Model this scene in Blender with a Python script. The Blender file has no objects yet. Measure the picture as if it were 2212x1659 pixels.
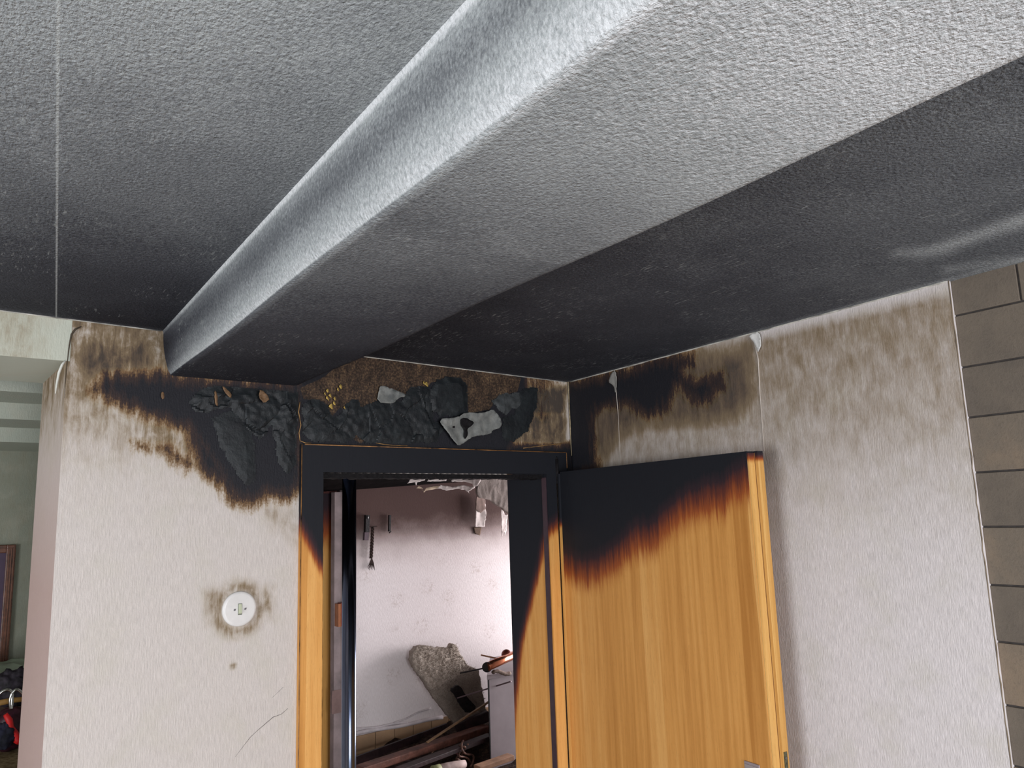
import bpy, bmesh, math, random
import numpy as np
from mathutils import Vector, Matrix, noise as mnoise

random.seed(7)
rng = np.random.RandomState(11)
scene = bpy.context.scene
col = scene.collection

# ------------------------------------------------------------------ camera
CZ = 1.89
F = 1688.355
YAW, PIT, ROL = .6025, .1659, -.0332
fw = np.array([math.sin(YAW) * math.cos(PIT), math.cos(YAW) * math.cos(PIT), math.sin(PIT)])
r0 = np.array([math.cos(YAW), -math.sin(YAW), 0.0])
u0 = np.cross(r0, fw)
RR = math.cos(ROL) * r0 + math.sin(ROL) * u0
UU = -math.sin(ROL) * r0 + math.cos(ROL) * u0
O = np.array([0.0, 0.0, CZ])
cam_data = bpy.data.cameras.new('camera')
cam_data.sensor_fit = 'HORIZONTAL'
cam_data.sensor_width = 36.0
cam_data.lens = F * 36.0 / 2212.0
cam_data.clip_start = .02
cam = bpy.data.objects.new('camera', cam_data)
cam.matrix_world = Matrix(((RR[0], UU[0], -fw[0], O[0]), (RR[1], UU[1], -fw[1], O[1]),
                           (RR[2], UU[2], -fw[2], O[2]), (0, 0, 0, 1)))
col.objects.link(cam)
scene.camera = cam

# ------------------------------------------------------------------ view, world, daylight
scene.view_settings.view_transform = 'Standard'
scene.view_settings.look = 'None'
scene.view_settings.gamma = 1.0
scene.view_settings.use_curve_mapping = False
scene.view_settings.exposure = 0.22
scene.cycles.use_denoising = True
scene.cycles.max_bounces = 8
world = bpy.data.worlds.new('overcast_sky')
scene.world = world
world.use_nodes = True
bg = world.node_tree.nodes['Background']
bg.inputs[0].default_value = (.80, .88, 1.0, 1)
bg.inputs[1].default_value = 1.2


def area(name, loc, target, sx, sy, power, color, spread=180):
    l = bpy.data.lights.new(name, 'AREA')
    l.shape = 'RECTANGLE'
    l.size, l.size_y = sx, sy
    l.energy = power
    l.color = color
    l.spread = math.radians(spread)
    o = bpy.data.objects.new(name, l)
    o.location = loc
    d = Vector(target) - Vector(loc)
    o.rotation_euler = d.to_track_quat('-Z', 'Y').to_euler()
    col.objects.link(o)
    return o


# daylight through the windows of the room (left wall, wall behind the camera) and the room beyond
area('window_daylight_left', (-2.38, .35, 1.45), (0, .35, 1.45), 1.5, 1.3, 62, (.93, .96, 1.0))
area('window_daylight_rear', (.6, -2.34, 1.45), (.6, 0, 1.45), 1.6, 1.3, 100, (.95, .96, 1.0))
area('window_daylight_kitchen', (3.96, 3.12, 1.40), (1.9, 3.45, 1.25), .8, 1.1, 66, (1.0, .95, .98))
area('alcove_fill_light', (-1.85, 2.85, 1.5), (0, 2.9, 1.5), .6, 1.0, 3.0, (1.0, .98, .93))  # added lamp to light the alcove; no window is built there

# ------------------------------------------------------------------ pixel rays to the planes of the place
SC = .71
WK = .0737
WN = math.sqrt(1 + WK * WK)
WY = 2.8825 * SC
EX = np.array([1 / WN, WK / WN, 0])         # along the door wall
EN = np.array([WK / WN, -1 / WN, 0])        # out of the door wall, towards the room


def ray(px, py):
    return fw + RR * (px - 1106) / F + UU * (829.5 - py) / F


def hit(px, py, n, d):
    v = ray(px, py)
    n = np.array(n, float)
    return O + v * ((d - O @ n) / (v @ n))


def Wq(u, o, z):
    """point of the door wall: u along it, o out of it (towards the room), z up"""
    p = np.array([0, WY, 0]) + EX * u + EN * o
    return (p[0], p[1], z)


def onW(px, py, o=0.0):
    """(u, z) of the pixel on the door wall, or on a plane o in front of it"""
    p = hit(px, py, EN, EN @ np.array([0, WY, 0]) + o)
    return float((p - np.array([0, WY, 0])) @ EX), float(p[2])


RN = np.array([-1, -.0064, 0.0])


def Rx(y, o=0.0):
    return (2.4529 + .0064 * 2.8825) * SC - .0064 * y - o


def onR(px, py, o=0.0):
    p = hit(px, py, (1, .0064, 0), (2.4529 + .0064 * 2.8825) * SC - o)
    return float(p[1]), float(p[2])


def Cz(x, y):
    return 2.404 - .0143 * x - .0111 * y


def onC(px, py, o=0.0):
    p = hit(px, py, (.0143, .0111, 1), 2.404 - o)
    return p


def onX(px, py, x):
    return hit(px, py, (1, 0, 0), x)


def onZ(px, py, z):
    return hit(px, py, (0, 0, 1), z)


def pix(P):
    """pixel of world points, for laying stains out along the walls"""
    d = np.asarray(P, float) - O
    z = d @ fw
    return 1106 + F * (d @ RR) / z, 829.5 - F * (d @ UU) / z


def sd_poly(X, Y, poly):
    """signed distance (negative inside) of the points to a polygon"""
    P = np.array(poly, float)
    best = np.full(X.shape, 1e9)
    inside = np.zeros(X.shape, bool)
    n = len(P)
    for i in range(n):
        ax, ay = P[i]
        bx, by = P[(i + 1) % n]
        dx, dy = bx - ax, by - ay
        t = np.clip(((X - ax) * dx + (Y - ay) * dy) / (dx * dx + dy * dy + 1e-12), 0, 1)
        best = np.minimum(best, (X - ax - t * dx) ** 2 + (Y - ay - t * dy) ** 2)
        c = ((ay > Y) != (by > Y)) & (X < (bx - ax) * (Y - ay) / (by - ay + 1e-12) + ax)
        inside ^= c
    d = np.sqrt(best)
    return np.where(inside, -d, d)


def ramp(sd, w):
    """0 far outside, .5 on the outline, 1 deep inside"""
    return np.clip(.5 - sd / w, 0, 1)


# ------------------------------------------------------------------ object helpers
def tag(o, label=None, cat=None, group=None, kind=None):
    if label: o['label'] = label
    if cat: o['category'] = cat
    if group: o['group'] = group
    if kind: o['kind'] = kind
    return o


def empty(name, loc=(0, 0, 0)):
    o = bpy.data.objects.new(name, None)
    o.location = loc
    o.empty_display_size = .05
    col.objects.link(o)
    return o


def link(name, me, mats, parent=None):
    o = bpy.data.objects.new(name, me)
    if not isinstance(mats, (list, tuple)): mats = [mats]
    for m in mats: me.materials.append(m)
    col.objects.link(o)
    if parent is not None:
        o.parent = parent
        o.matrix_parent_inverse = Matrix.Translation(parent.location).inverted() @ Matrix() if parent.parent is None else Matrix.Translation(parent.location).inverted()
    return o


def auto_uv(me):
    """uv in metres: along the surface horizontally, up it vertically"""
    uvl = me.uv_layers.new(name='UVMap')
    for p in me.polygons:
        n = p.normal
        if abs(n.z) > .75:
            ax, ay = Vector((1, 0, 0)), Vector((0, 1, 0))
        else:
            ax = Vector((-n.y, n.x, 0)).normalized()
            ay = Vector((0, 0, 1))
            if abs(ax.x) > abs(ax.y):
                if ax.x < 0: ax = -ax
            elif ax.y < 0: ax = -ax
        for li in p.loop_indices:
            v = me.vertices[me.loops[li].vertex_index].co
            uvl.data[li].uv = (v.dot(ax), v.dot(ay))


class MB:
    def __init__(s):
        s.v, s.f, s.sm = [], [], []

    def quad8(s, p):
        """p: 8 points, 0-3 one end going round, 4-7 the other"""
        b = len(s.v)
        s.v += [tuple(map(float, q)) for q in p]
        for f in ((0, 1, 2, 3), (7, 6, 5, 4), (0, 4, 5, 1), (1, 5, 6, 2), (2, 6, 7, 3), (3, 7, 4, 0)):
            s.f.append([b + i for i in f]); s.sm.append(False)
        return s

    def box(s, x0, x1, y0, y1, z0, z1):
        return s.quad8([(x0, y0, z0), (x1, y0, z0), (x1, y1, z0), (x0, y1, z0),
                        (x0, y0, z1), (x1, y0, z1), (x1, y1, z1), (x0, y1, z1)])

    def wbox(s, u0_, u1, o0, o1, z0, z1):
        """box in the frame of the door wall"""
        return s.quad8([Wq(u0_, o1, z0), Wq(u1, o1, z0), Wq(u1, o0, z0), Wq(u0_, o0, z0),
                        Wq(u0_, o1, z1), Wq(u1, o1, z1), Wq(u1, o0, z1), Wq(u0_, o0, z1)])

    def bar(s, a, b, w, h, up=(0, 0, 1), w2=None, h2=None):
        a, b = Vector(a), Vector(b)
        d = (b - a).normalized()
        up = Vector(up)
        sx = d.cross(up)
        if sx.length < 1e-4: sx = d.cross(Vector((1, 0, 0)))
        sx.normalize()
        sy = sx.cross(d)
        w2 = w if w2 is None else w2
        h2 = h if h2 is None else h2
        pts = []
        for c, ww, hh in ((a, w, h), (b, w2, h2)):
            for i, j in ((-1, -1), (1, -1), (1, 1), (-1, 1)):
                pts.append(c + sx * (ww / 2 * i) + sy * (hh / 2 * j))
        return s.quad8(pts)

    def tube(s, pts, rad, n=16, caps=True):
        pts = [Vector(p) for p in pts]
        if not isinstance(rad, (list, tuple)): rad = [rad] * len(pts)
        b = len(s.v)
        prev = None
        for i, p in enumerate(pts):
            d = (pts[min(i + 1, len(pts) - 1)] - pts[max(i - 1, 0)])
            if d.length < 1e-9: d = Vector((0, 0, 1))
            d.normalize()
            if prev is None:
                sx = d.orthogonal().normalized()
            else:
                sx = (prev - d * prev.dot(d)).normalized()
            prev = sx
            sy = d.cross(sx)
            for k in range(n):
                a = 2 * math.pi * k / n
                s.v.append(tuple(p + sx * (math.cos(a) * rad[i]) + sy * (math.sin(a) * rad[i])))
        for i in range(len(pts) - 1):
            for k in range(n):
                k2 = (k + 1) % n
                s.f.append([b + i * n + k, b + i * n + k2, b + (i + 1) * n + k2, b + (i + 1) * n + k]); s.sm.append(True)
        if caps:
            s.f.append([b + k for k in range(n)][::-1]); s.sm.append(False)
            e = b + (len(pts) - 1) * n
            s.f.append([e + k for k in range(n)]); s.sm.append(False)
        return s

    def build(s, name, mat, parent=None, bevel=0, uv=True, seg=2, offset=0.0):
        me = bpy.data.meshes.new(name)
        me.from_pydata(s.v, [], s.f)
        me.update()
        bm = bmesh.new(); bm.from_mesh(me)
        bmesh.ops.recalc_face_normals(bm, faces=bm.faces)
        bm.to_mesh(me); bm.free()
        for i, p in enumerate(me.polygons): p.use_smooth = s.sm[i]
        if uv: auto_uv(me)
        o = link(name, me, mat, parent)
        if bevel:
            m = o.modifiers.new('bevel', 'BEVEL'); m.width = bevel; m.segments = seg; m.limit_method = 'ANGLE'
        return o


def grid_mesh(name, us, vs, fn, uvfn, attrs, mat, parent=None, skip=None, smooth=False, extra=None):
    """dense surface sheet; fn(U, V) -> world coords, attrs: {name: array}; skip(u, v) drops a cell; extra MB is added"""
    us, vs = np.array(us), np.array(vs)
    U, V = np.meshgrid(us, vs)
    P = fn(U, V)
    nu, nv = len(us), len(vs)
    verts = P.reshape(-1, 3)
    faces = []
    uc, vc = (us[:-1] + us[1:]) / 2, (vs[:-1] + vs[1:]) / 2
    for j in range(nv - 1):
        for i in range(nu - 1):
            if skip is not None and skip(uc[i], vc[j]): continue
            a = j * nu + i
            faces.append((a, a + 1, a + nu + 1, a + nu))
    nb = len(verts)
    vl = [tuple(map(float, v)) for v in verts]
    ex = []
    if extra is not None:
        vl += extra.v
        ex = [[nb + k for k in f] for f in extra.f]
    me = bpy.data.meshes.new(name)
    me.from_pydata(vl, [], faces + ex)
    me.update()
    uvl = me.uv_layers.new(name='UVMap')
    A, B = uvfn(U, V)
    A, B = A.ravel(), B.ravel()
    lv = np.zeros(len(me.loops), int)
    me.loops.foreach_get('vertex_index', lv)
    uvd = np.zeros((len(me.loops), 2))
    m = lv < nb
    uvd[m, 0] = A[lv[m]]; uvd[m, 1] = B[lv[m]]
    co = np.array(vl)
    uvd[~m, 0] = co[lv[~m], 0] + co[lv[~m], 1]
    uvd[~m, 1] = co[lv[~m], 2]
    uvl.data.foreach_set('uv', uvd.ravel().astype(np.float32))
    for k, arr in attrs.items():
        at = me.attributes.new(k, 'FLOAT', 'POINT')
        full = np.zeros(len(vl), np.float32)
        full[:nb] = arr.ravel()
        at.data.foreach_set('value', full)
    if smooth:
        for p in me.polygons[:len(faces)]: p.use_smooth = True
    return link(name, me, mat, parent)


# ------------------------------------------------------------------ material helpers
def srgb(r, g, b):
    f = lambda c: (c / 255 / 12.92) if c <= 10 else ((c / 255 + .055) / 1.055) ** 2.4
    return (f(r), f(g), f(b), 1)


class NT:
    def __init__(s, name):
        s.m = bpy.data.materials.new(name)
        s.m.use_nodes = True
        s.t = s.m.node_tree
        s.b = s.t.nodes['Principled BSDF']
        s.b.inputs['Roughness'].default_value = .7

    def n(s, typ, **kw):
        nd = s.t.nodes.new(typ)
        for k, v in kw.items():
            if k.startswith('_'): setattr(nd, k[1:], v)
            else: s.set(nd, k, v)
        return nd

    def set(s, nd, k, v):
        key = int(k[1:]) if k[0] == 'i' and k[1:].isdigit() else k.replace('__', ' ')
        inp = nd.inputs[key]
        if isinstance(v, bpy.types.NodeSocket): s.t.links.new(v, inp)
        else: inp.default_value = v

    def uv(s):
        return s.n('ShaderNodeUVMap', _uv_map='UVMap').outputs[0]

    def obj(s):
        return s.n('ShaderNodeTexCoord').outputs['Object']

    def mp(s, vec, sc=(1, 1, 1), rot=(0, 0, 0), loc=(0, 0, 0)):
        nd = s.n('ShaderNodeMapping')
        s.set(nd, 'Vector', vec)
        nd.inputs['Scale'].default_value = sc
        nd.inputs['Rotation'].default_value = rot
        nd.inputs['Location'].default_value = loc
        return nd.outputs[0]

    def noise(s, vec, scale, detail=4, rough=.55, dist=0):
        nd = s.n('ShaderNodeTexNoise', Scale=scale, Detail=detail, Roughness=rough, Distortion=dist)
        s.set(nd, 'Vector', vec)
        return nd.outputs['Fac']

    def attr(s, name):
        return s.n('ShaderNodeAttribute', _attribute_name=name).outputs['Fac']

    def math(s, op, a, b=0.0, c=0.0, clamp=False):
        nd = s.n('ShaderNodeMath', _operation=op, i0=a, i1=b)
        if op in ('MULTIPLY_ADD', 'COMPARE'): s.set(nd, 'i2', c)
        nd.use_clamp = clamp
        return nd.outputs[0]

    def ss(s, x, lo, hi):
        nd = s.n('ShaderNodeMapRange', _interpolation_type='SMOOTHSTEP')
        s.set(nd, 'Value', x)
        nd.inputs['From Min'].default_value = lo
        nd.inputs['From Max'].default_value = hi
        return nd.outputs[0]

    def ramp(s, x, stops, interp='LINEAR'):
        nd = s.n('ShaderNodeValToRGB', Fac=x)
        cr = nd.color_ramp
        cr.interpolation = interp
        while len(cr.elements) < len(stops): cr.elements.new(.5)
        for e, (p, c) in zip(cr.elements, stops):
            e.position = p
            e.color = c
        return nd.outputs[0]

    def mix(s, f, a, b, blend='MIX'):
        nd = s.n('ShaderNodeMix', _data_type='RGBA', _blend_type=blend)
        s.set(nd, 'i0', f)
        s.set(nd, 'i6', a)
        s.set(nd, 'i7', b)
        return nd.outputs[2]

    def bump(s, h, strength=.3, dist=.003, nrm=None):
        nd = s.n('ShaderNodeBump', Strength=strength, Distance=dist, Height=h)
        if nrm is not None: s.set(nd, 'Normal', nrm)
        s.t.links.new(nd.outputs[0], s.b.inputs['Normal'])
        return nd.outputs[0]

    def out(s, color, rough=None, spec=None, metal=None):
        s.set(s.b, 'Base__Color', color)
        if rough is not None: s.set(s.b, 'Roughness', rough)
        if spec is not None: s.set(s.b, 'Specular__IOR__Level', spec)
        if metal is not None: s.set(s.b, 'Metallic', metal)
        return s.m


def plain(name, c, rough=.6, metal=0.0, var=.12, scale=30, spec=.4, bump=0.0):
    t = NT(name)
    v = t.obj()
    n = t.noise(v, scale, 5, .6)
    dark = tuple(x * (1 - var * 2) for x in c[:3]) + (1,)
    light = tuple(min(1, x * (1 + var)) for x in c[:3]) + (1,)
    if bump: t.bump(t.noise(v, scale * 4, 4), .5, bump)
    return t.out(t.ramp(n, [(.3, dark), (.7, light)]), rough, spec, metal)


# --- ceiling paper: woodchip paper, whitened by paint, blackened by soot and painted shade
def ceiling_mat(name, scratch_rot, clean=(.60, .625, .62, 1), scr=1.0, seam=False):
    t = NT(name)
    v = t.obj()
    soot = t.attr('soot')  # on ceiling and beam this value holds soot plus painted shade
    big = t.noise(v, 5, 4, .6)
    fine = t.noise(v, 190, 3, .6)
    grain = t.noise(t.mp(v, (240, 160, 160)), 1, 3, .6)
    s = t.math('ADD', soot, t.math('MULTIPLY', t.math('SUBTRACT', big, .5), .22))
    chip = t.noise(t.mp(v, (170, 270, 170), rot=(0, 0, scratch_rot)), 1, 3, .65)
    s = t.math('ADD', s, t.math('MULTIPLY', t.math('SUBTRACT', fine, .5), .30))
    s = t.math('ADD', s, t.math('MULTIPLY', t.math('SUBTRACT', chip, .5), .55), clamp=True)
    c = t.ramp(s, [(0, clean), (.25, (.38, .40, .405, 1)), (.5, (.17, .18, .19, 1)),
                   (.75, (.058, .061, .072, 1)), (1, (.020, .021, .028, 1))])
    # raised grain that lost its soot
    sc = t.noise(t.mp(v, (230, 34, 60), rot=(0, 0, scratch_rot)), 1, 3, .6)
    patch = t.noise(v, 7, 3, .6)
    scm = t.math('MULTIPLY', t.ss(sc, .58, .68), t.ss(patch, .46, .62))
    c = t.mix(t.math('MULTIPLY', scm, .42 * scr), c, (.40, .42, .41, 1))
    if seam:
        sx = t.n('ShaderNodeSeparateXYZ', i0=v)
        # the seam between two lengths of paper, running across the ceiling
        ln = t.math('SUBTRACT', sx.outputs[0], t.math('MULTIPLY_ADD', sx.outputs[1], .0757, -.0256))
        m = t.math('SUBTRACT', 1.0, t.ss(t.math('ABSOLUTE', ln), .0006, .0024))
        c = t.mix(t.math('MULTIPLY', m, .5), c, (.55, .57, .56, 1))
    h = t.math('ADD', grain, t.math('MULTIPLY', fine, .6))
    t.bump(h, .75, .006)
    return t.out(c, .75, .12)


# --- wall paper: pale paper with vertical fibres, scorched and sooted
def wallpaper_mat(name, base, fibre=.10, sootamp=.75, tamp=1.0):
    t = NT(name)
    uv = t.uv()
    soot, tan, bare, pink = (t.attr(k) for k in ('soot', 'tan', 'bare', 'pink'))
    fib = t.noise(t.mp(uv, (420, 36, 1)), 1, 4, .65)
    fib2 = t.noise(t.mp(uv, (110, 9, 1)), 1, 4, .6)
    cloud = t.noise(uv, 9, 4, .6)
    blot = t.noise(t.mp(uv, (30, 16, 1)), 1, 6, .65, .4)
    drip = t.noise(t.mp(uv, (75, 10, 1)), 1, 5, .65, .2)
    c = t.mix(t.ramp(fib, [(.3, (0, 0, 0, 1)), (.75, (1, 1, 1, 1))]), tuple(x * (1 - fibre * 2.2) for x in base[:3]) + (1,),
              tuple(min(1, x * (1 + fibre * .6)) for x in base[:3]) + (1,))
    c = t.mix(t.math('MULTIPLY', t.ss(cloud, .45, .75), .35), c, (.50, .47, .39, 1))
    c = t.mix(t.math('MULTIPLY', t.ss(fib2, .60, .78), .22), c, (.42, .34, .26, 1))
    c = t.mix(t.math('MULTIPLY', pink, .75), c, (.46, .30, .27, 1))
    # brown heat stain
    tn = t.math('MULTIPLY_ADD', t.math('SUBTRACT', blot, .5), 2.4 * tamp, 1.0)
    tn = t.math('ADD', tn, t.math('MULTIPLY', t.math('SUBTRACT', drip, .5), 1.6 * tamp))
    ts = t.math('MULTIPLY', tan, tn)
    c = t.mix(t.math('MULTIPLY', t.ss(ts, .0, .55), .95), c, t.ramp(ts, [(.05, (.36, .29, .19, 1)), (.45, (.20, .14, .075, 1)), (.8, (.085, .055, .032, 1)), (1, (.04, .028, .020, 1))]))
    # soot
    ns = t.math('MULTIPLY', t.math('SUBTRACT', drip, .5), sootamp)
    ns = t.math('ADD', ns, t.math('MULTIPLY', t.math('SUBTRACT', blot, .5), sootamp * .8))
    speck = t.noise(t.mp(uv, (240, 150, 1)), 1, 4, .7)
    ns = t.math('ADD', ns, t.math('MULTIPLY', t.math('SUBTRACT', fib, .5), .30))
    ns = t.math('ADD', ns, t.math('MULTIPLY', t.math('SUBTRACT', speck, .5), .45))
    ss_ = t.math('MULTIPLY', t.math('ADD', soot, ns), t.ss(soot, 0, .1))
    mid = t.ramp(ss_, [(.15, (.36, .27, .16, 1)), (.38, (.17, .10, .05, 1)), (.52, (.045, .028, .024, 1)), (.8, (.016, .016, .020, 1))])
    c = t.mix(t.ss(ss_, .04, .40), c, mid, 'DARKEN')
    # bare scorched plaster where the paper burnt off
    sp = t.noise(t.mp(uv, (170, 150, 1)), 1, 4, .7)
    bs = t.math('ADD', bare, t.math('MULTIPLY', t.math('SUBTRACT', blot, .5), .35))
    barec = t.ramp(t.math('ADD', t.math('MULTIPLY', sp, .6), t.math('MULTIPLY', blot, .4)),
                   [(.36, (.010, .009, .008, 1)), (.48, (.040, .026, .019, 1)), (.58, (.105, .066, .040, 1)), (.72, (.27, .18, .09, 1))])
    c = t.mix(t.ss(bs, .44, .56), c, barec)
    h = t.math('ADD', fib, t.math('MULTIPLY', t.noise(t.mp(uv, (260, 150, 1)), 1, 3), .8))
    t.bump(h, .5, .0022)
    rough = t.ramp(ss_, [(.3, (.8, .8, .8, 1)), (.6, (.5, .5, .5, 1))])
    return t.out(c, rough, .14)


# --- veneer with vertical grain and charring
def wood_mat(name, base=(.63, .30, .080, 1), light=(.74, .40, .13, 1), dark=(.45, .19, .042, 1), strip=14, gloss=.45, amp=.5):
    t = NT(name)
    uv = t.uv()
    ch = t.attr('char')
    vor = t.n('ShaderNodeTexVoronoi', _voronoi_dimensions='1D', Scale=strip)
    wob = t.noise(t.mp(uv, (3, .7, 1)), 1, 3)
    sx = t.n('ShaderNodeSeparateXYZ', i0=uv)
    w = t.math('ADD', sx.outputs[0], t.math('MULTIPLY', wob, .05))
    t.set(vor, 'W', w)
    tone = t.n('ShaderNodeSeparateColor', i0=vor.outputs['Color']).outputs[0]
    g = t.noise(t.mp(uv, (330, 11, 1)), 1, 4, .6)
    g2 = t.noise(t.mp(uv, (46, 1.5, 1)), 1, 4, .6)
    c = t.ramp(t.math('ADD', t.math('MULTIPLY', tone, .35), t.math('MULTIPLY', g2, .75)),
               [(.28, dark), (.52, base), (.78, light)])
    c = t.mix(t.math('MULTIPLY', t.ss(g, .50, .72), .40), c, dark)
    pr = t.noise(t.mp(uv, (900, 45, 1)), 1, 3, .6)
    c = t.mix(t.math('MULTIPLY', t.ss(pr, .60, .70), .35), c, (.16, .07, .02, 1))
    st = t.noise(t.mp(uv, (85, 5, 1)), 1, 5, .7)
    s = t.math('ADD', ch, t.math('MULTIPLY', t.math('SUBTRACT', st, .5), amp))
    s = t.math('ADD', s, t.math('MULTIPLY', t.math('SUBTRACT', g, .5), .18))
    s = t.math('MULTIPLY', s, t.ss(ch, 0, .08))
    chc = t.ramp(s, [(.08, (.50, .20, .045, 1)), (.30, (.30, .075, .020, 1)), (.46, (.11, .030, .020, 1)), (.62, (.032, .018, .022, 1)),
                     (.85, (.013, .014, .018, 1))])
    c = t.mix(t.ss(s, .03, .34), c, chc)
    t.bump(t.math('ADD', g, t.math('MULTIPLY', pr, .5)), .22, .0012)
    rough = t.ramp(s, [(.3, (gloss,) * 3 + (1,)), (.7, (.55, .55, .55, 1))])
    return t.out(c, rough, .14)


M = {}
M['ceiling'] = ceiling_mat('sooted_shaded_woodchip_paper', .1, seam=True)
M['beam'] = ceiling_mat('sooted_shaded_beam_paper', .1, clean=(.70, .71, .72, 1), scr=.6)
M['paper'] = wallpaper_mat('scorched_fibre_wallpaper', (.62, .565, .53, 1))
M['wood'] = wood_mat('charred_honey_veneer')
M['edge'] = wood_mat('solid_wood_edge', (.60, .33, .10, 1), (.70, .42, .15, 1), (.44, .21, .05, 1), strip=90, amp=.3)
M['stop'] = plain('burnt_black_wood', (.010, .009, .010, 1), .6, spec=.12, var=.3, scale=120, bump=.003)
M['plaster'] = plain('grey_plaster', (.42, .42, .39, 1), .85, scale=12)
M['floor'] = plain('sooty_floor_boards', (.22, .19, .17, 1), .7, scale=8)
M['shell'] = plain('sooted_room_paper', (.50, .49, .48, 1), .85, scale=4)
M['white_plastic'] = plain('aged_white_plastic', (.66, .64, .62, 1), .32, var=.05, scale=20)
M['rocker'] = plain('yellowed_switch_rocker', (.50, .53, .38, 1), .4, var=.05)
M['screw'] = plain('dull_screw', (.18, .17, .18, 1), .4, metal=.6)
M['window_white'] = plain('white_window_paint', (.7, .7, .7, 1), .5)

# ================================================================== SETTING
XE = .158                # left end of the door wall
DU0, DU1, DZ = .80, 1.612, 2.022
WT = .182                 # wall thickness at the door
AT = .35                 # thickness at the opening on the left


def wpx(poly, o=0.0):
    return [onW(x, y, o) for x, y in poly]


def lin(a, b, st):
    return list(np.linspace(a, b, max(2, int(round((b - a) / st)) + 1)))


us = lin(XE, DU0, .006)[:-1] + lin(DU0, DU1, .006)[:-1] + lin(DU1, 1.752, .006)
zs = [0, .4, .8] + lin(1.2, DZ, .008)[:-1] + lin(DZ, 2.385, .0055)
U, V = np.meshgrid(us, zs)


def mx(*a):
    r = a[0]
    for b in a[1:]: r = np.maximum(r, b)
    return r


# soot left of the door
s1 = sd_poly(U, V, wpx([(225, 812), (350, 806), (362, 816), (652, 830), (652, 1052), (616, 1072), (575, 1062), (545, 1085), (500, 1068), (470, 1030), (440, 985),
                        (405, 925), (360, 905), (320, 896), (270, 872), (232, 852), (205, 842)]))
s2 = sd_poly(U, V, wpx([(335, 965), (365, 955), (400, 985), (425, 1000), (400, 1020), (370, 995)]))
s3 = sd_poly(U, V, wpx([(285, 955), (318, 958), (325, 978), (295, 972)]))
s4 = sd_poly(U, V, wpx([(400, 925), (430, 915), (520, 1060), (470, 1045), (430, 1010)]))
# header above the frame
s5 = sd_poly(U, V, wpx([(640, 740), (1130, 790), (1142, 858), (1118, 900), (1108, 960), (1090, 990), (640, 990)]))
s6 = sd_poly(U, V, wpx([(1100, 960), (1240, 962), (1240, 1040), (1100, 1040)]))
s7 = sd_poly(U, V, wpx([(1125, 842), (1165, 838), (1150, 905), (1120, 910)]))
t2s = np.clip(.50 - np.abs(U - onW(1170, 900)[0]) / .3, 0, 1) * np.clip((V - 2.13) / .09, 0, 1)
soot = mx(ramp(s1, .085), ramp(s2, .05) * .60, ramp(s3, .04) * .55, ramp(s4, .06) * .85, ramp(s5, .05), ramp(s6, .05), ramp(s7, .06) * .9, t2s)
t1 = sd_poly(U, V, wpx([(165, 706), (345, 722), (350, 800), (300, 815), (200, 830), (185, 862), (168, 850), (160, 780)]))
t2 = sd_poly(U, V, wpx([(260, 860), (430, 900), (520, 1090), (640, 1100), (645, 1170), (560, 1100), (440, 1030), (330, 985), (270, 940)]))
t3 = sd_poly(U, V, wpx([(1100, 830), (1222, 838), (1220, 900), (1100, 900)]))
t4 = sd_poly(U, V, wpx([(1100, 890), (1222, 890), (1222, 966), (1100, 966)]))
cx, cy = onW(516, 1315)
dc = np.hypot(U - cx, V - cy)
ring = np.clip(1 - np.abs(dc - .055) / .035, 0, 1) * .42
t5 = sd_poly(U, V, wpx([(440, 1275), (475, 1270), (475, 1345), (445, 1350)]))
t6 = sd_poly(U, V, wpx([(555, 1268), (590, 1265), (592, 1340), (562, 1320)]))
t7 = sd_poly(U, V, wpx([(492, 1432), (512, 1432), (508, 1446), (496, 1446)]))
tan = mx(ramp(t1, .09) * .78, ramp(t2, .10) * .42, ramp(np.minimum(t3, t4), .04) * np.interp(V, [2.10, 2.18, 2.28], [.50, .75, 1.15]), ring, ramp(t5, .04) * .42, ramp(t6, .04) * .42, ramp(t7, .01) * .5)
# a little yellowing near the top of the wall
tan = np.maximum(tan, np.clip((V - 2.0) / .33, 0, 1) * .40 * np.clip((.75 - U) / .2, 0, 1) + .035 + .12 * np.clip((V - 1.85) / .3, 0, 1) * np.clip((.6 - U) / .3, 0, 1))
b1 = sd_poly(U, V, wpx([(648, 838), (700, 815), (740, 780), (800, 770), (905, 786), (1030, 800), (1125, 816), (1118, 846), (1072, 858), (1062, 880), (1012, 892),
                        (1008, 838), (985, 820), (930, 826), (918, 850), (888, 852), (830, 866), (790, 874), (770, 905), (735, 880), (712, 905), (700, 868), (655, 862)]))
b2 = sd_poly(U, V, wpx([(1005, 816), (1120, 822), (1060, 850), (1058, 885), (1012, 892)]))
b3 = sd_poly(U, V, wpx([(755, 945), (770, 925), (790, 950), (780, 958)]))
b4 = sd_poly(U, V, wpx([(505, 855), (560, 840), (600, 850), (610, 885), (560, 880), (520, 895)]))
bare = mx(ramp(b1, .012), ramp(b2, .012), ramp(b3, .01), ramp(b4, .02) * .48)
pinkW = np.zeros_like(U)
extra = MB()
extra.wbox(XE + .001, DU0, -AT, -.003, 0, 2.40)             # the pier left of the door
extra.wbox(DU0, 1.80, -WT, -.003, DZ + .02, 2.40)           # over the door
extra.wbox(DU1 + .03, 1.80, -WT, -.003, 0, 2.40)
wall_front = grid_mesh('wall_front', us, zs, lambda U, V: np.stack([EX[0] * U, WY + EX[1] * U, V], -1), lambda U, V: (U, V),
                       dict(soot=soot, tan=tan, bare=bare, pink=pinkW), M['paper'], extra=extra,
                       skip=lambda u, v: DU0 < u < DU1 and v < DZ)
tag(wall_front, 'pale fibre-papered wall round the burnt doorway, sooted black above and left of the frame', kind='structure')

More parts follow.
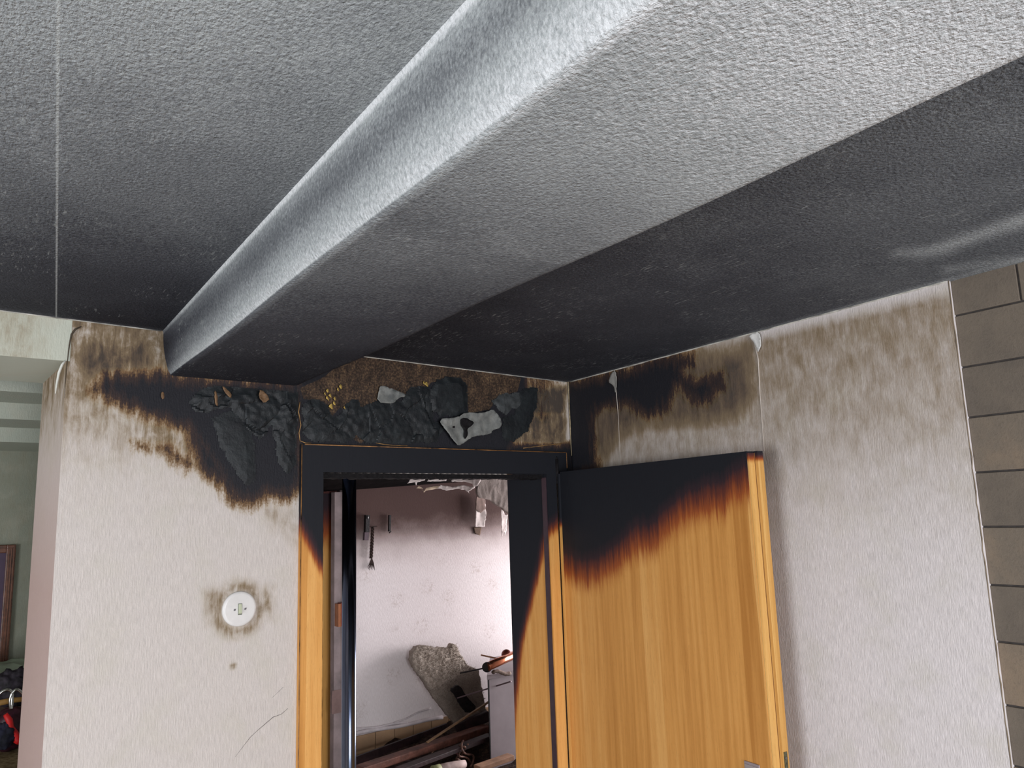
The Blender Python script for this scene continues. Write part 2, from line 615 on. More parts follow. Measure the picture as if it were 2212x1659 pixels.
# end face of the pier, pinkish: its weaker light painted into the colour
zz = [0, .6, 1.2] + lin(1.25, 2.285, .01)
oo = lin(-AT, .0, .012)
U2, V2 = np.meshgrid(oo, zz)
grid_mesh('wall_corner', oo, zz, lambda U, V: np.stack([EX[0] * XE + EN[0] * U, WY + EX[1] * XE + EN[1] * U, V], -1), lambda U, V: (U, V),
          dict(soot=np.zeros_like(U2), tan=np.clip((V2 - 2.0) / .3, 0, 1) * .5, bare=np.zeros_like(U2), pink=np.clip((2.25 - V2) / .5, .25, 1)), M['paper'], wall_front)


def const_sheet(name, mat, mb, parent=None, attrs=None, kind=None, label=None):
    o = mb.build(name, mat, parent)
    n = len(o.data.vertices)
    for k, v in (attrs or {}).items():
        a = o.data.attributes.new(k, 'FLOAT', 'POINT')
        a.data.foreach_set('value', np.full(n, v, np.float32))
    if kind: tag(o, label, kind=kind)
    return o


M['lintel'] = wallpaper_mat('pale_green_lintel_paper', (.52, .54, .46, 1), .05)
M['alcove'] = wallpaper_mat('grey_green_alcove_paper', (.30, .32, .26, 1), .06)
us3 = lin(-2.45, XE + .006, .03)
zs3 = lin(2.278, 2.42, .012)
U3, V3 = np.meshgrid(us3, zs3)
ex3 = MB().wbox(-2.45, XE + .002, -AT, -.003, 2.279, 2.42)
grid_mesh('wall_lintel', us3, zs3, lambda U, V: np.stack([EX[0] * U, WY - .0005 + EX[1] * U, V], -1), lambda U, V: (U, V),
          dict(soot=U3 * 0, tan=.16 + .10 * np.sin(U3 * 30), bare=U3 * 0, pink=U3 * 0), M['lintel'], extra=ex3)['kind'] = 'structure'
bpy.data.objects['wall_lintel']['label'] = 'greenish white lintel over the opening at the left'

# paper edge that has come loose along the corner
e = MB()
pts = [onW(x, y, .004) for x, y in [(140, 860), (141, 830), (146, 780), (150, 745), (155, 722), (163, 711), (176, 705)]]
e.tube([Wq(u, .003, z) for u, z in pts], [.0004, .0007, .001, .0015, .0022, .0024, .0012], 6)
e.build('loose_paper_edge', plain('darkened_paper_edge', (.06, .045, .03, 1), .8), wall_front)
e = MB()
pts = [onW(x, y, .003) for x, y in [(120, 850), (122, 832), (127, 806), (134, 788), (141, 779)]]
e.tube([Wq(u, .002, z) for u, z in pts], [.001, .0022, .003, .003, .002], 6)
e.build('torn_paper_edge', plain('white_torn_paper', (.62, .62, .56, 1), .8), wall_front)

# crack in the paper, low beside the frame
e = MB()
cr = wpx([(508, 1635), (530, 1606), (541, 1592), (556, 1578), (570, 1566), (590, 1549), (607, 1543), (622, 1530)])
e.tube([Wq(u, .0004, z) for u, z in cr], [.0002, .0004, .0005, .0004, .0007, .0007, .0005, .0003], 5)
cr = wpx([(588, 1507), (602, 1494), (612, 1484)])
e.tube([Wq(u, .0002, z) for u, z in cr], .0003, 5)
e.build('paper_crack', plain('crack_shadow_line', (.16, .14, .13, 1), .9), wall_front)

# ---- ceiling
NX = 160
cx_, cy_ = lin(-2.45, 2.2, .02), lin(-2.45, 2.42, .02)
CX, CY = np.meshgrid(cx_, cy_)
BX0, BX1 = .374, .712
wy = WY + WK * CX
dist_wall = np.maximum(wy - CY, 0)
# left of the beam: soot with painted light falloff, darker towards the door
dl = np.hypot((CX - .42) * .85, (CY - 2.15) * 1.0)
sl = np.interp(dl, [0, .25, .55, .95, 1.4, 2.0, 3.0], [1.0, .97, .80, .54, .30, .10, .02])
sl = np.maximum(sl, np.clip(.80 - dist_wall * 1.3, 0, 1))
# right of the beam: soot plus painted beam shade, thinning towards the window wall
sr = np.interp(CY, [-1.0, 0, .4, .8, 1.3, 1.8], [.40, .50, .56, .66, .80, .95])
sr = sr + np.interp(CX, [.7, 1.1, 1.7], [0.02, 0, -.03])
sc_ = np.where(CX < (BX0 + BX1) / 2, sl, sr)
# pale streak near the block wall
pxl, pyl = pix(np.stack([CX, CY, Cz(CX, CY)], -1))
front = ((np.stack([CX, CY, Cz(CX, CY)], -1) - O) @ fw) > .1
w1 = sd_poly(pxl, pyl, [(1930, 546), (2000, 536), (2120, 494), (2240, 452), (2620, 300), (2620, 350), (2240, 480), (2120, 516), (2040, 548), (1990, 554)])
w2 = sd_poly(pxl, pyl, [(2035, 580), (2120, 566), (2240, 545), (2600, 460), (2600, 480), (2240, 556), (2130, 576), (2040, 592)])
w1 = np.minimum(w1, w2 + 4)
sc_ = np.where(front, sc_ - .38 * np.clip(.5 - w1 / 30, 0, 1), sc_)
# pale line left along the wall joints
dR = np.abs(Rx(CY) - CX)
sc_ = sc_ - .35 * np.clip(1 - np.minimum(dist_wall, dR) / .02, 0, 1) * (sc_ > 0)
ceil = grid_mesh('ceiling', cx_, cy_, lambda U, V: np.stack([U, V, Cz(U, V)], -1), lambda U, V: (U, V), dict(soot=np.clip(sc_, 0, 1)), M['ceiling'],
                 extra=MB().box(-2.5, 2.3, -2.5, 2.5, 2.46, 2.56))
tag(ceil, 'woodchip-papered ceiling greyed with soot and painted shade', kind='structure')


# pale line of lining showing along the joint with the walls
lining = plain('pale_joint_lining', (.50, .48, .43, 1), .8, var=.35, scale=18)


def joint(name, pts, r):
    e = MB()
    e.tube(pts, [r * (.75 + .5 * mnoise.noise(Vector((i * .9, r * 900, 2)))) for i in range(len(pts))], 6)
    return e.build(name, lining, ceil)


joint('joint_line', [(Rx(y) - .0005, y, Cz(Rx(y), y) - .001 + .001 * mnoise.noise(Vector((y * 14, 0, 0)))) for y in np.linspace(.832, 2.16, 70)], .0028)
for a_, b_ in ((-1.5, .36), (.74, 1.73)):
    joint('joint_line', [(lambda q: (q[0], q[1], Cz(q[0], q[1]) - .001))(Wq(u, .001, 0)) for u in np.linspace(a_, b_, 50)], .0022)


# ---- the papered beam across the ceiling
def beam():
    B0 = np.array([.383, 2.075, 2.262]); C0 = np.array([.718, 2.100, 2.262])
    ys = np.concatenate([np.linspace(2.115, -2.44, 230)])
    # profile: t along the perimeter: left side (ceiling -> bottom), rounded arris, bottom, right side
    prof = []
    for k in np.linspace(0, 1, 16): prof.append(('s', k))
    for k in np.linspace(0, 1, 40): prof.append(('b', k))
    for k in np.linspace(0, 1, 8): prof.append(('r', k))
    verts, sv, uvs = [], [], []
    for y in ys:
        bow = .006 * math.sin(min(max((2.1 - y) / 2.2, 0), 1) * math.pi)      # the plaster bows a little
        xa = np.interp(y, [.4, 2.07], [.3735, .366]) - bow * .4
        xb = .3835 + bow * .3 + (.012 * math.exp(-max(2.05 - y, 0) / .35)) * 0
        xc = .722 + bow * .2
        zt = Cz(xa, y) + .004
        zb = 2.262 + .0022 * math.sin(y * 7) - .001
        zr = Cz(xc, y) + .004
        for kind, k in prof:
            if kind == 's':
                kk = k
                x = xa + (xb - xa) * kk - .005 * math.sin(kk * math.pi)
                z = zt + (zb + .004 - zt) * kk
                if k == 0: x -= .004
                x += .003 if k == 1 else 0
            elif kind == 'b':
                x = xb + .004 + (xc - xb - .006) * k
                z = zb + (.0015 if k in (0, 1) else 0)
            else:
                x = xc + .001 * k
                z = zb + .004 + (zr - zb) * k
            verts.append((x, y, z))
            D = math.hypot((x - .42) * .5, y - 2.2)
            base = np.interp(2.1 - y, [-.1, .2, .5, .9, 1.3, 1.75, 2.4], [1, .99, .90, .70, .45, .13, .0])  # soot fading into painted brightness towards the near end
            if kind == 's':
                s_ = np.interp(2.1 - y, [-.05, .08, .3, .6, 1.2, 1.9], [.95, .66, .42, .34, .24, .12])  # side soot and painted shading together, darker at mid-height
                s_ += .30 * math.exp(-((k - .42) / .27) ** 2) - .02
                if k < .12: s_ -= .25
                if k > .82: s_ = s_ * (1 - .5 * (k - .82) / .18)
            elif kind == 'b':
                s_ = base + .10 * (k - .5) * (1 if y > .9 else -1)
                if k < .03: s_ -= .12 * (y < 1.9)
            else:
                s_ = min(base + .3, 1)
            sv.append(min(max(s_, 0), 1))
            uvs.append((x, y))
    n = len(prof)
    faces = []
    for i in range(len(ys) - 1):
        for j in range(n - 1):
            a = i * n + j
            faces.append((a, a + 1, a + n + 1, a + n))
    me = bpy.data.meshes.new('trim_1')
    me.from_pydata(verts, [], faces)
    me.update()
    bm = bmesh.new(); bm.from_mesh(me); bmesh.ops.recalc_face_normals(bm, faces=bm.faces); bm.to_mesh(me); bm.free()
    at = me.attributes.new('soot', 'FLOAT', 'POINT')
    at.data.foreach_set('value', np.array(sv, np.float32))
    for p in me.polygons: p.use_smooth = True
    auto_uv(me)
    return tag(link('trim_1', me, M['beam']), 'papered ceiling beam running to the doorway, whitish near and soot-black at the door end, shading painted in', kind='structure')


beam()

# ---- right wall, papered part
RY0 = .829
ys_ = lin(RY0, 2.20, .0075)
zR = [0, .5, 1.0] + lin(1.1, 1.9, .012)[:-1] + lin(1.9, 2.40, .0065)
UR, VR = np.meshgrid(ys_, zR)
rp = lambda poly: [onR(x, y) for x, y in poly]
r1 = sd_poly(UR, VR, rp([(1222, 826), (1330, 800), (1430, 770), (1490, 765), (1500, 788), (1478, 800), (1500, 815), (1562, 798), (1566, 840), (1520, 876), (1490, 870), (1465, 840),
                         (1450, 885), (1400, 905), (1345, 878), (1300, 888), (1285, 900), (1292, 1025), (1222, 1025)]))
r2 = sd_poly(UR, VR, rp([(1222, 826), (1250, 826), (1262, 1030), (1222, 1030)]))
rt = sd_poly(UR, VR, rp([(1225, 826), (1480, 762), (1630, 740), (1640, 860), (1600, 920), (1540, 930), (1400, 935), (1340, 960), (1320, 1010), (1225, 1040)]))
rt2 = sd_poly(UR, VR, rp([(1650, 730), (2040, 640), (2060, 760), (1900, 800), (1660, 840)]))
rt3 = sd_poly(UR, VR, rp([(1700, 760), (1760, 750), (1760, 840), (1710, 850)]))
sootR = mx(ramp(r1, .11) * .92, ramp(r2, .08))
tanR = mx(ramp(rt, .12) * np.interp(VR, [2.02, 2.12, 2.25], [.45, .75, .85]), ramp(rt2, .14) * .34, ramp(rt3, .08) * .2, np.interp(VR, [1.5, 1.8, 2.1, 2.33, 2.36], [.03, .12, .36, .46, .14]) * np.interp(UR, [.8, 1.9], [.9, 1.0]))
exR = MB()
exR.quad8([(Rx(RY0) + .002, RY0, 0), (Rx(RY0) + .25, RY0, 0), (Rx(2.3) + .25, 2.3, 0), (Rx(2.3) + .002, 2.3, 0),
           (Rx(RY0) + .002, RY0, 2.42), (Rx(RY0) + .25, RY0, 2.42), (Rx(2.3) + .25, 2.3, 2.42), (Rx(2.3) + .002, 2.3, 2.42)])
M['paper_right'] = wallpaper_mat('scorched_fibre_wallpaper_right', (.73, .675, .67, 1), .13, tamp=.42)
wall_right = grid_mesh('wall_right', ys_, zR, lambda U, V: np.stack([Rx(U), U, V], -1), lambda U, V: (U, V),
                       dict(soot=sootR, tan=tanR, bare=UR * 0, pink=UR * 0), M['paper_right'], extra=exR)
tag(wall_right, 'pale fibre-papered wall behind the open door, browned towards the ceiling', kind='structure')
# paper lengths: raised seams and their torn tops
pale = plain('pale_paper_seam', (.55, .49, .43, 1), .8)
e = MB()
sm = rp([(1327, 798), (1330, 830), (1336, 900), (1340, 1000)])
e.tube([(Rx(y, .0006), y, z) for y, z in sm], [.0016, .0012, .0008, .0008], 5)
e.build('paper_seam', pale, wall_right)
e = MB()
sm = rp([(1628, 735), (1638, 775), (1642, 850), (1647, 920), (1651, 975)])
e.tube([(Rx(y, .0008), y, z) for y, z in sm], [.0016, .0015, .0010, .0008, .0006], 5)
e.build('paper_seam', pale, wall_right)
e = MB()
q = [(1332, 805), (1322, 808), (1318, 822), (1326, 832), (1334, 850), (1334, 820)]


def flap(name, mat, poly, on, place, lift, parent, curl=.4, sub=5, rough=.004, seed=1):
    """a torn flap of paper traced along the wall, lifted and creased off it, with thickness"""
    for _ in range(0 if 'strip' in name else 1):          # soften the traced corners
        q_ = []
        for i in range(len(poly)):
            (x0, y0), (x1, y1) = poly[i], poly[(i + 1) % len(poly)]
            q_ += [(x0 * .78 + x1 * .22, y0 * .78 + y1 * .22), (x0 * .22 + x1 * .78, y0 * .22 + y1 * .78)]
        poly = q_
    q_ = []                                     # ragged torn outline
    for i in range(len(poly)):
        (x0, y0), (x1, y1) = poly[i], poly[(i + 1) % len(poly)]
        m_ = max(1, int(math.hypot(x1 - x0, y1 - y0) / 4))
        for k in range(m_):
            x, y = x0 + (x1 - x0) * k / m_, y0 + (y1 - y0) * k / m_
            g_ = min(1.6, .25 * math.hypot(x1 - x0, y1 - y0)) if m_ > 1 else .4
            q_.append((x + g_ * mnoise.noise(Vector((x * .31, y * .31, seed))), y + g_ * mnoise.noise(Vector((x * .31, y * .31, seed + 9)))))
    poly = q_
    P2 = [on(x, y) for x, y in poly]
    bm = bmesh.new()
    vs_ = [bm.verts.new((a, b, 0)) for a, b in P2]
    bm.faces.new(vs_)
    bmesh.ops.triangulate(bm, faces=bm.faces)
    for _ in range(6):
        long_ = [ed for ed in bm.edges if ed.calc_length() > .008 * (6 / (sub + 1))]
        if not long_: break
        bmesh.ops.subdivide_edges(bm, edges=long_, cuts=1)
        bmesh.ops.triangulate(bm, faces=bm.faces)
    X = np.array([v.co.x for v in bm.verts]); Y = np.array([v.co.y for v in bm.verts])
    sd = -sd_poly(X, Y, P2)
    mxd = max(sd.max(), 1e-6)
    off = []
    for i, v in enumerate(bm.verts):
        k = 1 - sd[i] / mxd
        nz = mnoise.noise(Vector((v.co.x * 20, v.co.y * 20, seed * 3.1)))
        nz2 = 1 - abs(mnoise.noise(Vector((v.co.x * 32 + 4, v.co.y * 16, seed * 1.7)))) * 2
        if curl < 0:          # a blister: edges down on the wall, middle raised
            n3 = 1 - abs(mnoise.noise(Vector((v.co.x * 44 + seed, v.co.y * 36, seed * .7)))) * 2.2
            off.append(.0006 + (lift * .30 + rough * .55 * (nz + max(n3, 0) ** 2 * 1.4)) * (1 - k * k * k))
        else:
            off.append(lift + lift * curl * k + rough * .6 * nz + rough * .5 * nz2)
    for v, o_ in zip(bm.verts, off):
        w = place(v.co.x, max(o_, .001), v.co.y)
        v.co = Vector(w)
    me = bpy.data.meshes.new(name)
    bm.to_mesh(me); bm.free()
    for p in me.polygons: p.use_smooth = True
    auto_uv(me)
    o = link(name, me, mat, parent)
    m = o.modifiers.new('thickness', 'SOLIDIFY'); m.thickness = .0006
    return o


placeR = lambda a, o_, b: (Rx(a, o_), a, b)
placeW = lambda a, o_, b: Wq(a, o_, b)
white_torn = plain('white_torn_lining', (.66, .65, .62, 1), .8, var=.1)
flap('torn_paper_top', white_torn, [(1618, 724), (1645, 716), (1648, 748), (1640, 764), (1634, 742)], onR, placeR, .004, wall_right, .6, rough=.001)
flap('torn_paper_top', plain('grey_torn_lining', (.26, .25, .23, 1), .8), [(1333, 800), (1324, 806), (1316, 826), (1328, 832), (1333, 852), (1336, 830)], onR, placeR, .004, wall_right, .6, rough=.002, seed=3)
# pale bead where the two walls meet
e = MB()
cpts = [(1221, 832), (1221, 860), (1220, 900), (1222, 960)]
e.tube([(p[0], p[1], z) for (p, z) in [((Rx(2.172, .003), 2.170), z) for z in np.linspace(2.36, 2.09, 8)]], [.0035, .003, .002, .0022, .003, .002, .0018, .0015], 6)
e.build('corner_bead', plain('scorched_corner_paper', (.30, .24, .15, 1), .8, var=.3, scale=60), wall_front)


# ---- block wall
def block_mat():
    t = NT('painted_blockwork')
    g = t.attr('tone')
    v = t.obj()
    n = t.noise(v, 14, 5, .6)
    n2 = t.noise(v, 170, 4, .7)
    c = t.ramp(t.math('ADD', t.math('MULTIPLY', g, .6), t.math('MULTIPLY', n, .5)),
               [(.25, (.12, .10, .082, 1)), (.5, (.165, .135, .105, 1)), (.8, (.26, .19, .13, 1))])
    c = t.mix(t.math('MULTIPLY', t.ss(n2, .5, .75), .35), c, (.09, .075, .06, 1))
    t.bump(t.math('ADD', n2, n), .4, .003)
    return t.out(c, .85, .2)


M['block'] = block_mat()
M['joint'] = plain('dark_mortar', (.055, .047, .043, 1), .95, var=.2, scale=60)
rows = [2.42, 2.291, 2.175, 2.065, 1.947, 1.833, 1.714, 1.600, 1.476, 1.36, 1.24, 1.12, 1.0, .88, .76, .64, .52, .40, .28, .16, .04, 0]
BXO = .010   # blockwork lies a centimetre behind the paper
mb = MB()
tones = []
L = .41
for i in range(len(rows) - 1):
    z1, z0 = rows[i] - .002, rows[i + 1] + .002
    if z1 - z0 < .02: continue
    ye = RY0 + .03
    first = .69 if i == 0 else (.69 if i == 2 else (.69 - .17 * (i % 2) * 1))
    if i % 2 == 1: first = .50
    else: first = .695
    y1 = ye
    y0 = first
    tone_row = {0: .35, 1: .38, 2: .30, 3: .50, 4: .28, 5: .58, 6: .25, 7: .62, 8: .35}.get(i, random.random())
    while y1 > -2.45:
        y0 = max(y0, -2.45)
        a = (y1 - (.002 if y1 < ye else 0)); b = y0 + .002
        n0 = len(mb.v)
        mb.box(Rx(.5) + BXO, Rx(.5) + .2, b, a, z0, z1)
        tones += [min(1, max(0, tone_row + random.uniform(-.12, .12)))] * (len(mb.v) - n0)
        y1 = y0
        y0 -= L
o = mb.build('wall_block', M['block'], bevel=.0015)
a = o.data.attributes.new('tone', 'FLOAT', 'POINT')
a.data.foreach_set('value', np.array(tones, np.float32))
tag(o, 'sooted beige blockwork wall at the right with dark joints', kind='structure')
MB().box(Rx(.5) + BXO + .004, Rx(.5) + .26, -2.45, RY0 + .02, 0, 2.42).build('mortar', M['joint'], o)
# crumbling plaster line left where the paper stops
e = MB()
e.tube([(Rx(RY0) + .001, RY0 - .001 + .003 * mnoise.noise(Vector((0, 0, z * 30))), z) for z in np.linspace(.2, 2.37, 90)], .0013, 6)
e.build('paper_cut_edge', plain('buff_cut_paper', (.19, .145, .10, 1), .9), wall_right)

# ---- rest of the shell: floor, left wall with a window, rear wall with a window, wall outside
MB().box(-2.5, 4.3, -2.5, 4.3, -.1, 0).build('floor', M['floor'])['kind'] = 'structure'
e = MB()
for (y0, y1, z0, z1) in ((-2.5, -.40, 0, 2.44), (1.10, 2.10, 0, 2.44), (-.40, 1.10, 0, .80), (-.40, 1.10, 2.10, 2.44)):
    e.box(-2.55, -2.40, y0, y1, z0, z1)
e.build('wall_left', M['shell'])['kind'] = 'structure'
e = MB()
for (x0, x1, z0, z1) in ((-2.55, -.2, 0, 2.44), (1.4, 2.1, 0, 2.44), (-.2, 1.4, 0, .80), (-.2, 1.4, 2.10, 2.44)):
    e.box(x0, x1, -2.55, -2.40, z0, z1)
e.build('wall_rear', M['shell'])['kind'] = 'structure'
e = MB()
for (y0, y1) in ((-.40, -.35), (.325, .375), (1.05, 1.10)): e.box(-2.50, -2.45, y0, y1, .80, 2.10)
for (z0, z1) in ((.80, .85), (2.05, 2.10)): e.box(-2.50, -2.45, -.35, 1.05, z0, z1)
e.build('window_1', M['window_white'])['kind'] = 'structure'
e = MB()
for (x0, x1) in ((-.2, -.15), (.575, .625), (1.35, 1.4)): e.box(x0, x1, -2.50, -2.45, .80, 2.10)
for (z0, z1) in ((.80, .85), (2.05, 2.10)): e.box(-.15, 1.35, -2.50, -2.45, z0, z1)
e.build('window_2', M['window_white'])['kind'] = 'structure'


# ================================================================== DOOR FRAME AND DOOR
def char_grid(name, mat, us, zs, place, char, uvs=None, parent=None, extra=None):
    U, V = np.meshgrid(us, zs)
    o = grid_mesh(name, us, zs, place, uvs or (lambda U, V: (U, V)), dict(char=char(U, V)), mat, parent, extra=extra)
    return o


def slab_with_char(name, mat, mb, charfn, parent, cut=.02, bevel=.0):
    """box parts cut finely so that the char field can follow them"""
    o = mb.build(name, mat, parent)
    bm = bmesh.new(); bm.from_mesh(o.data)
    for _ in range(9):
        es = [ed for ed in bm.edges if ed.calc_length() > cut]
        if not es: break
        bmesh.ops.subdivide_edges(bm, edges=es, cuts=1, use_grid_fill=True)
    bm.to_mesh(o.data); bm.free()
    me = o.data
    co = np.array([v.co for v in me.vertices])
    a = me.attributes.new('char', 'FLOAT', 'POINT')
    a.data.foreach_set('value', np.asarray(charfn(co), np.float32))
    while me.uv_layers: me.uv_layers.remove(me.uv_layers[0])
    auto_uv(me)
    return o


def wu(co):
    return (co - np.array([0, WY, 0])) @ EX


frame = empty('trim_2', Wq(1.2, 0, 0))
tag(frame, 'wooden door frame, honey-brown below and charred black round the head', kind='structure')
FO = .016        # how far the casing stands off the wall
FL, FR, FT = .7315, 1.708, 2.099
CL = .795
ul = lambda x, y: onW(x, y, FO)


def casing_char(co):
    u, z = wu(co), co[:, 2]
    # left casing: the char line drops steeply towards the opening
    zl = np.interp(u, [FL, FL + .015, FL + .035, CL], [1.885, 1.86, 1.82, 1.77])
    zr = np.interp(u, [1.60, 1.64, 1.66, 1.71], [1.83, 1.86, 1.86, 1.9])
    zb = np.where(u < 1.2, zl, zr)
    return np.clip(.5 + (z - zb) / .11, 0, 1)


slab_with_char('casing_left', M['wood'], MB().wbox(FL, CL, .0005, FO, 0, FT), casing_char, frame, .012)
slab_with_char('casing_top', M['wood'], MB().wbox(CL, FR, .0005, FO, DZ + .002, FT - .0002), casing_char, frame, .03)
slab_with_char('casing_right', M['wood'], MB().wbox(1.613, 1.655, .0005, FO, 0, DZ + .002), casing_char, frame, .015)
# thin pale arris lines where the varnish survived on the outer edge of the casing
arris = plain('amber_varnish_edge', (.30, .14, .045, 1), .5, var=.5, scale=25)
e = MB()
e.tube([Wq(FL + .008, FO + .0005, FT + .0002), Wq(FR - .004, FO + .0005, FT + .0002)], .0014, 6)
e.tube([Wq(FR, FO, FT), Wq(FR, FO, 2.045)], .0014, 6)
e.tube([Wq(FL, FO, FT), Wq(FL, FO, .1)], .0012, 6)
e.build('varnished_arris', arris, frame)


# right lining, seen from the room: black above, honey below
def lining_char(co):
    P = co.copy()
    px_, py_ = pix(P)
    sd = sd_poly(px_, py_, [(1080, 1000), (1200, 1000), (1192, 1100), (1172, 1170), (1166, 1210), (1150, 1275), (1138, 1330), (1124, 1390), (1116, 1450), (1108, 1540), (1102, 1700), (1080, 1700)])
    return np.clip(.5 - sd / 26, 0, 1)


slab_with_char('lining_right', M['wood'], MB().wbox(1.612, 1.641, -WT - .02, .0, 0, DZ + .02), lining_char, frame, .016)
slab_with_char('lining_left', M['wood'], MB().wbox(.772, .798, -WT - .02, .0, 0, DZ + .02), lambda co: np.clip(.5 + (co[:, 2] - 1.7) / .1, 0, 1), frame, .05)
# head lining with its ragged charred underside
e = MB()
e.wbox(.798, 1.612, -WT - .02, .0, DZ - .001, DZ + .019)
e.build('lining_head', M['stop'], frame)


def ragged_bar(name, mat, a, b, w, hgt, parent, seed, n=140, amp=.006):
    """a burnt bar with an uneven lower edge"""
    a, b = Vector(a), Vector(b)
    vs_, fs = [], []
    nrm = Vector(EN)
    for i in range(n + 1):
        k = i / n
        c = a.lerp(b, k)
        d = amp * mnoise.noise(Vector((k * 38, seed, 0))) + amp * .6 * mnoise.noise(Vector((k * 120, seed, 3)))
        for oo_, zz_ in ((0, 0), (w, 0), (w, -hgt - d), (0, -hgt - d * .6)):
            vs_.append(c + nrm * -oo_ + Vector((0, 0, zz_)))
    for i in range(n):
        for j in range(4):
            j2 = (j + 1) % 4
            fs.append((i * 4 + j, i * 4 + j2, i * 4 + 4 + j2, i * 4 + 4 + j))
    fs.append((0, 1, 2, 3)); fs.append((n * 4 + 3, n * 4 + 2, n * 4 + 1, n * 4))
    me = bpy.data.meshes.new(name)
    me.from_pydata([tuple(v) for v in vs_], [], fs)
    bm = bmesh.new(); bm.from_mesh(me); bmesh.ops.recalc_face_normals(bm, faces=bm.faces); bm.to_mesh(me); bm.free()
    auto_uv(me)
    return link(name, me, mat, parent)


ragged_bar('stop_head', M['stop'], Wq(.798, -.006, DZ), Wq(1.612, -.006, DZ), .05, .013, frame, 4)
e = MB()
n = 160
zz_ = np.linspace(.05, DZ - .01, n)
for i in range(n - 1):
    w0 = .0085 + .003 * mnoise.noise(Vector((zz_[i] * 40, 0, 1)))
    w1_ = .0085 + .003 * mnoise.noise(Vector((zz_[i + 1] * 40, 0, 1)))
    e.quad8([Wq(CL + .0005, -.001, zz_[i]), Wq(CL + w0, -.001, zz_[i]), Wq(CL + w0, -.04, zz_[i]), Wq(CL + .0005, -.04, zz_[i]),
             Wq(CL + .0005, -.001, zz_[i + 1]), Wq(CL + w1_, -.001, zz_[i + 1]), Wq(CL + w1_, -.04, zz_[i + 1]), Wq(CL + .0005, -.04, zz_[i + 1])])
e.build('stop_left', M['stop'], frame)
# dark seal groove beside the right casing
MB().wbox(1.6085, 1.6125, -.008, FO - .004, 0, DZ - .01).build('seal', plain('dark_purple_seal', (.05, .028, .035, 1), .4), frame)

# ---- door leaf
door = empty('door_1', (1.66, 2.12, 0))
tag(door, 'open wooden door leaf, its top third charred black fading through orange to honey veneer', kind='structure')
LH = np.array([1.6585, 2.140]); LE = np.array([1.6130, 1.306])     # hinge and free edge of the visible face
ld = LE - LH; LW = float(np.hypot(*ld)); ld = ld / LW
ln = np.array([-ld[1], ld[0]])
if ln[0] < 0: ln = -ln           # away from the room's middle, towards the right wall
LT = .046
LZ = 2.030


def Lq(w, o, z):
    p = LH + ld * w + ln * o
    return (p[0], p[1], z)


def leaf_px(px, py):
    n3 = np.array([ln[0], ln[1], 0])
    p = hit(px, py, n3, n3 @ np.array([LH[0], LH[1], 0]))
    return float((p[:2] - LH) @ ld), float(p[2])


def leaf_char(co):
    w = (co[:, :2] - LH) @ ld
    z = co[:, 2]
    line = [leaf_px(x, y) for x, y in [(1197, 1195), (1225, 1205), (1260, 1225), (1290, 1215), (1330, 1190), (1370, 1150), (1410, 1145), (1440, 1110), (1480, 1080), (1520, 1062), (1560, 1055), (1590, 1030), (1608, 1020)]]
    lw = [a for a, b in line]; lz = [b for a, b in line]
    zb = np.interp(w, lw, lz)
    s = np.where(z > zb, .5 + (z - zb) / .14, .5 + (z - zb) / .24)
    return np.clip(s, 0, 1)


def Lbox(m, w0, w1, o0, o1, z0, z1):
    return m.quad8([Lq(w0, o0, z0), Lq(w1, o0, z0), Lq(w1, o1, z0), Lq(w0, o1, z0), Lq(w0, o0, z1), Lq(w1, o0, z1), Lq(w1, o1, z1), Lq(w0, o1, z1)])


slab_with_char('leaf', M['wood'], Lbox(MB(), 0, LW, 0, LT * .55, .01, LZ), leaf_char, door, .02)
slab_with_char('leaf_back', M['edge'], Lbox(MB(), .012, LW + .013, LT * .55, LT, .01, LZ - .0),
               lambda co: np.clip(.5 + (co[:, 2] - 2.022) / .02, 0, 1), door, .05)
slab_with_char('edge_strip', M['edge'], Lbox(MB(), LW, LW + .0035, .001, LT * .55, .012, LZ - .004), lambda co: np.clip(.4 + (co[:, 2] - 2.02) / .03, 0, 1), door, .06)
slab_with_char('hinge_side_strip', M['edge'], Lbox(MB(), -.006, .001, -.006, LT * .5, .012, LZ - .006), lambda co: np.clip(.5 + (co[:, 2] - 1.86) / .05, 0, 1), door, .03)
# thin joint line of the edge band
e = MB()
Lbox(e, LW - .0005, LW + .0045, LT * .55 - .0015, LT * .55 + .0005, .012, LZ - .004)
e.build('edge_groove', plain('brown_groove', (.20, .085, .02, 1), .6), door)
hp = leaf_px(1612, 1645)
brass = plain('dull_lilac_metal', (.36, .30, .31, 1), .42, metal=.4, var=.08)
wl0, zt0 = leaf_px(1609, 1642); wl1, _ = leaf_px(1642, 1652)
e = Lbox(MB(), wl0, wl1, -.004, .0, zt0 - .17, zt0)
hpl = e.build('handle_plate', brass, door, bevel=.0015)
e = Lbox(MB(), wl0 + .003, wl1 - .003, -.0055, -.0035, zt0 - .167, zt0 - .006)
e.build('plate_face', plain('grey_metal_face', (.40, .36, .36, 1), .35, metal=.5, var=.05), hpl)
zt1 = hit(1678, 1630, (0, 1, 0), 1.29)[2]
e = Lbox(MB(), LW + .0125, LW + .0145, LT * .62, LT * .62 + .011, zt1 - .2, zt1)
lp = e.build('latch_plate', plain('tarnished_latch', (.14, .13, .075, 1), .35, metal=.6, var=.3, scale=90), door)
e = MB()
e.tube([Lq(LW + .014, LT * .62 + .0055, zt1 - .014), Lq(LW + .0155, LT * .62 + .0055, zt1 - .014)], .003, 12)
e.build('screw', M['screw'], lp)
